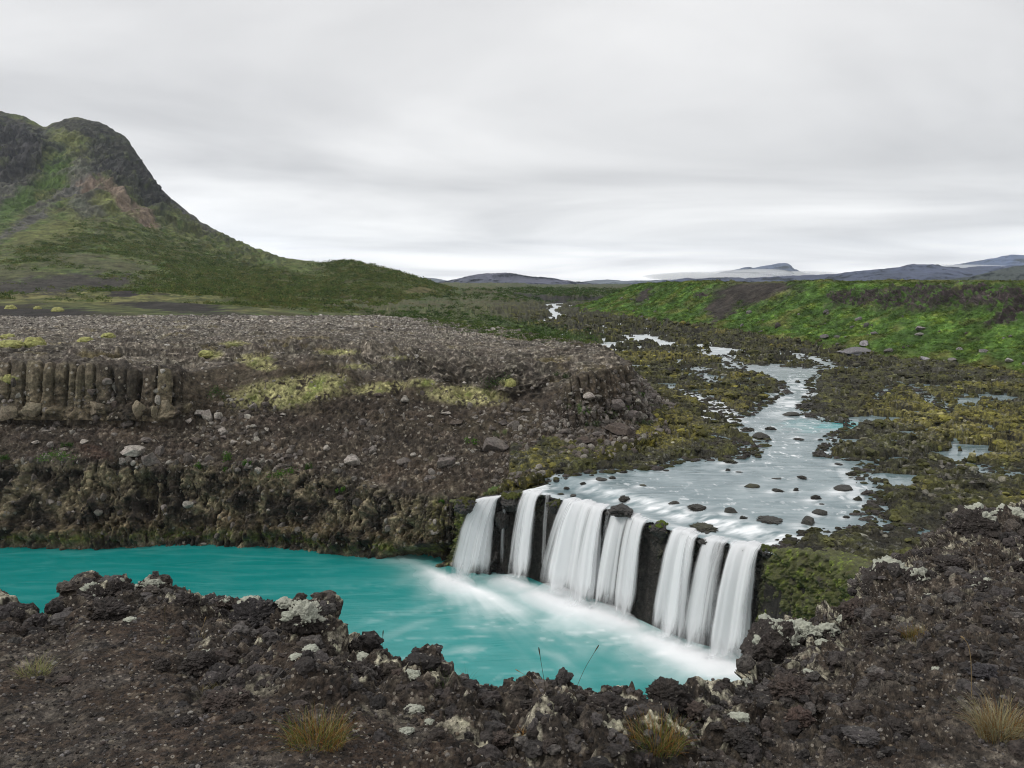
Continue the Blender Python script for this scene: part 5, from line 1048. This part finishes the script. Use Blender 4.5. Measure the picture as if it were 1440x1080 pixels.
for k, (a, b, w, h, c, lb) in enumerate(SH):
    p = on('bank', a, b); m = proj(p)[2] / F; rg = np.random.default_rng(800 + k); n = int(110 + w * 9); r = w / 2 * m; Vs, Ts, Cs = [], [], []
    nc = max(4, w // 6); cc = rg.uniform(-1, 1, (nc, 3)) * np.array([r * .75, r * .5, h * m * .25]) + np.array([0, 0, h * m * .35])
    for q in range(n):
        ce = cc[rg.integers(nc)] + rg.normal(size=3) * np.array([r * .16, r * .16, h * m * .2]); s_ = m * rg.uniform(1.1, 2.6); u1 = rg.normal(size=3); u2 = rg.normal(size=3); u1 /= np.linalg.norm(u1); u2 /= np.linalg.norm(u2)
        Vs += [ce - u1 * s_ * .5, ce + u2 * s_ * .35, ce + u1 * s_ * .6, ce - u2 * s_ * .3]; Ts.append([4 * q, 4 * q + 1, 4 * q + 2, 4 * q + 3]); Cs += [np.array(GC[c][rg.integers(3)]) * rg.uniform(.7, 1.3)] * 4
    o = bpy.data.objects.new('shrub', None); COL.objects.link(o); o.location = tuple(p); link('foliage', raw_mesh('foliage', np.array(Vs), quads=Ts, col=np.array(Cs), smooth=False), M_LEAF, parent=o)
    bv, bq, bc = [], [], []
    for q, e_ in enumerate(cc): sd = np.array([m * .25, 0, 0]); bv += [-sd, sd, e_ + sd * .4, e_ - sd * .4]; bq.append([4 * q, 4 * q + 1, 4 * q + 2, 4 * q + 3]); bc += [(.06, .045, .03)] * 4
    link('twigs', raw_mesh('twigs', np.array(bv), quads=bq, col=np.array(bc), smooth=False), M_LEAF, parent=o); tag(o, lb, 'shrub', 'green plants on the far canyon bank')
# --- round moss cushions
MC = [('bank', 50, 484, 28, .42, 'largest domed moss cushion on the plateau'), ('bank', 120, 482, 22, .34, 'domed moss cushion right of the largest one'), ('bank', 152, 472, 18, .3, 'pale moss cushion furthest back on the plateau'), ('bank', 14, 486, 34, .24, 'wide low moss cushion at the left end of the plateau'), ('bank', 12, 474, 18, .28, 'small moss cushion above the wide low one'), ('bank', 290, 499, 20, .3, 'moss cushion on the plateau above the dark bush'), ('bank', 12, 533, 14, .5, 'small moss cushion on top of the leftmost column'), ('mount', 15, 434, 14, .4, 'moss cushion on the dark slope behind the plateau, left'), ('mount', 82, 438, 16, .4, 'brightest moss cushion on the dark slope behind the plateau'), ('mount', 53, 434, 10, .4, 'tiny moss cushion between two on the dark slope'), ('bank', 718, 541, 16, .55, 'rounded moss cushion beside the dark green bush')]
for k, (key, a, b, w, hr, lb) in enumerate(MC):
    p = on(key, a, b); m = proj(p)[2] / F; r = w / 2 * m; V, Fc = ICO[4]; V = V * (1 + .35 * fbm(V + k * 3., .6, 4)[:, None]); c = np.array((.27, .27, .10)) * (1 + .5 * fbm(V + 7, .4, 3)[:, None])
    o = link('moss_cushion', raw_mesh('moss_cushion', V * np.array([r, r * 1.1, r * hr * 2]), tris=Fc, col=c), M_MOSS, loc=tuple(p)); tag(o, lb, 'moss cushion', 'round moss cushions on the dark lava')
# --- spray at the foot of the falls, low fog on the far mountains
def vol(name, blobs_, dens, col, label, kind='stuff'):
    Vs, Ts, off = [], [], 0; V, Fc = ICO[3]
    for k, (c, r, ang) in enumerate(blobs_):
        W = V * (1 + .22 * fbm(V + k * 5., .9, 3)[:, None]) * np.array(r); ca, sa = math.cos(ang), math.sin(ang)
        W = np.stack([W[:, 0] * ca - W[:, 1] * sa, W[:, 0] * sa + W[:, 1] * ca, W[:, 2]], 1) + np.array(c); Vs.append(W); Ts.append(Fc + off); off += len(V)
    t = NT(name); v_ = t.n('VolumePrincipled', {'Color': (*col, 1), 'Density': dens, 'Anisotropy': .0}).outputs[0]; o_ = t.n('OutputMaterial'); t.t.links.new(v_, o_.inputs['Volume'])
    o = link(name, raw_mesh(name, np.concatenate(Vs), tris=np.concatenate(Ts)), t.m); return tag(o, label, name, kind=kind)
la = math.atan2(LT[1], LT[0]); bl = []
for k, (a, b, th, de) in enumerate(BASES[:7]):
    c = (a + b) / 2 + OUT * .2; W = np.linalg.norm(b - a); h_ = [.9, .7, 1.5, 1.0, .8, .7, 1.0][k]
    bl += [((c[0], c[1], .1), (W * .62 + .3, 1.3, h_), la), ((c[0] + OUT[0] * 1.1, c[1] + OUT[1] * 1.1, .05), (W * .75 + .5, 2.2, h_ * .45), la)]
vol('spray', bl, .42, (.985, .99, 1.), 'white spray hanging low over the pool where the waterfalls land')
fg = lambda px, py, D, rx, ry, rz: (tuple(P(px, py, D=D)), (rx, ry, rz), 0.)
vol('fog', [fg(1000, 389, 8600, 700, 700, 50), fg(1060, 384, 8700, 420, 500, 42), fg(1120, 385, 8600, 420, 400, 30), fg(1345, 375, 8800, 500, 350, 24)], .0022, (.98, .98, 1.), 'white fog banks lying along the feet of the far mountains on the right')
tick('things')
#@@END
# ================================================================== SKY, LIGHT, HAZE, CAMERA
def setup_world():
    w = bpy.data.worlds.new('World'); bpy.context.scene.world = w; w.use_nodes = True; t = w.node_tree; t.nodes.clear()
    nd = lambda typ, **kw: (lambda n: ([setattr(n, k, v) for k, v in kw.items()], n)[1])(t.nodes.new('ShaderNode' + typ)); L = t.links.new
    sky = nd('TexSky', sky_type='NISHITA', sun_disc=False, sun_elevation=math.radians(46), sun_rotation=math.radians(255))
    tc = nd('TexCoord'); sp = nd('SeparateXYZ'); L(tc.outputs['Generated'], sp.inputs[0])
    zz = nd('Math', operation='MAXIMUM'); L(sp.outputs[2], zz.inputs[0]); zz.inputs[1].default_value = 0.
    za = nd('Math', operation='ADD'); L(zz.outputs[0], za.inputs[0]); za.inputs[1].default_value = .11
    dx = nd('Math', operation='DIVIDE'); L(sp.outputs[0], dx.inputs[0]); L(za.outputs[0], dx.inputs[1])
    dy = nd('Math', operation='DIVIDE'); L(sp.outputs[1], dy.inputs[0]); L(za.outputs[0], dy.inputs[1])
    cb = nd('CombineXYZ'); L(dx.outputs[0], cb.inputs[0]); L(dy.outputs[0], cb.inputs[1])
    mp = nd('Mapping'); L(cb.outputs[0], mp.inputs[0]); mp.inputs['Rotation'].default_value = (0, 0, .12); mp.inputs['Scale'].default_value = (.42, .55, 1)
    n1 = nd('TexNoise'); L(mp.outputs[0], n1.inputs['Vector']); n1.inputs['Scale'].default_value = 1.0; n1.inputs['Detail'].default_value = 6; n1.inputs['Roughness'].default_value = .48; n1.inputs['Distortion'].default_value = .5
    # dense stratus: thin parts bright, thick parts grey; base brighter low down where the layer is lit from beyond
    r1 = nd('ValToRGB'); L(n1.outputs[0], r1.inputs[0]); e = r1.color_ramp.elements; e[0].position = .36; e[0].color = (5.9, 5.88, 5.95, 1); e[1].position = .66; e[1].color = (9.4, 9.35, 9.3, 1)
    r2 = nd('ValToRGB'); L(sp.outputs[2], r2.inputs[0]); e = r2.color_ramp.elements; e[0].position = 0.; e[0].color = (1.65, 1.65, 1.65, 1); e[1].position = 1.; e[1].color = (1.3, 1.3, 1.3, 1)
    for p_, c_ in ((.02, 1.5), (.06, 1.2), (.13, 1.0), (.30, .98)): x_ = e.new(p_); x_.color = (c_, c_, c_, 1)
    mu = nd('MixRGB', blend_type='MULTIPLY'); mu.inputs[0].default_value = 1; L(r1.outputs[0], mu.inputs[1]); L(r2.outputs[0], mu.inputs[2])
    mx = nd('MixRGB'); mx.inputs[0].default_value = .95; L(sky.outputs[0], mx.inputs[1]); L(mu.outputs[0], mx.inputs[2])
    bg = nd('Background'); bg.inputs['Strength'].default_value = .1; L(mx.outputs[0], bg.inputs[0])
    out = nd('OutputWorld'); L(bg.outputs[0], out.inputs[0])
setup_world()
sl = bpy.data.lights.new('sun', 'SUN'); sl.energy = 1.5; sl.angle = math.radians(10); sl.color = (1, .97, .93)
so = bpy.data.objects.new('sun', sl); COL.objects.link(so)
az, el = math.radians(255), math.radians(46)
from mathutils import Vector
so.rotation_euler = Vector((math.sin(az) * math.cos(el), math.cos(az) * math.cos(el), math.sin(el))).to_track_quat('Z', 'Y').to_euler()
# air
def box(name, lo, hi, mat):
    (a, b, c), (d_, e_, f_) = lo, hi
    V = [(a, b, c), (d_, b, c), (d_, e_, c), (a, e_, c), (a, b, f_), (d_, b, f_), (d_, e_, f_), (a, e_, f_)]
    return link(name, raw_mesh(name, V, quads=[(0, 3, 2, 1), (4, 5, 6, 7), (0, 1, 5, 4), (1, 2, 6, 5), (2, 3, 7, 6), (3, 0, 4, 7)], smooth=False), mat)
HAZE = True
if HAZE:
    t = NT('haze'); v_ = t.n('VolumePrincipled', {'Color': (.74, .84, .97, 1), 'Density': 3.6e-5, 'Anisotropy': .2}).outputs[0]
    o_ = t.n('OutputMaterial'); t.t.links.new(v_, o_.inputs['Volume'])
    tag(box('haze', (-16000, -300, -330), (16000, 14600, 720), t.m), 'thin pale blue air over the valley', 'haze', kind='stuff')
cam = bpy.data.cameras.new('camera'); co = bpy.data.objects.new('camera', cam); COL.objects.link(co)
cam.sensor_width = 36; cam.lens = 36 * F / 1440; cam.clip_end = 60000; cam.clip_start = .05
co.location = (0, 0, H); co.rotation_euler = (math.radians(90) - TH, 0, 0)
sc = bpy.context.scene; sc.camera = co; sc.render.engine = 'CYCLES'
sc.view_settings.view_transform = 'Standard'; sc.view_settings.look = 'None'; sc.view_settings.gamma = 1; sc.view_settings.exposure = .13
sc.cycles.max_bounces = 5; sc.cycles.diffuse_bounces = 2; sc.cycles.glossy_bounces = 2; sc.cycles.transparent_max_bounces = 16; sc.cycles.volume_bounces = 2
sc.cycles.filter_width = 1.1
tick('done')
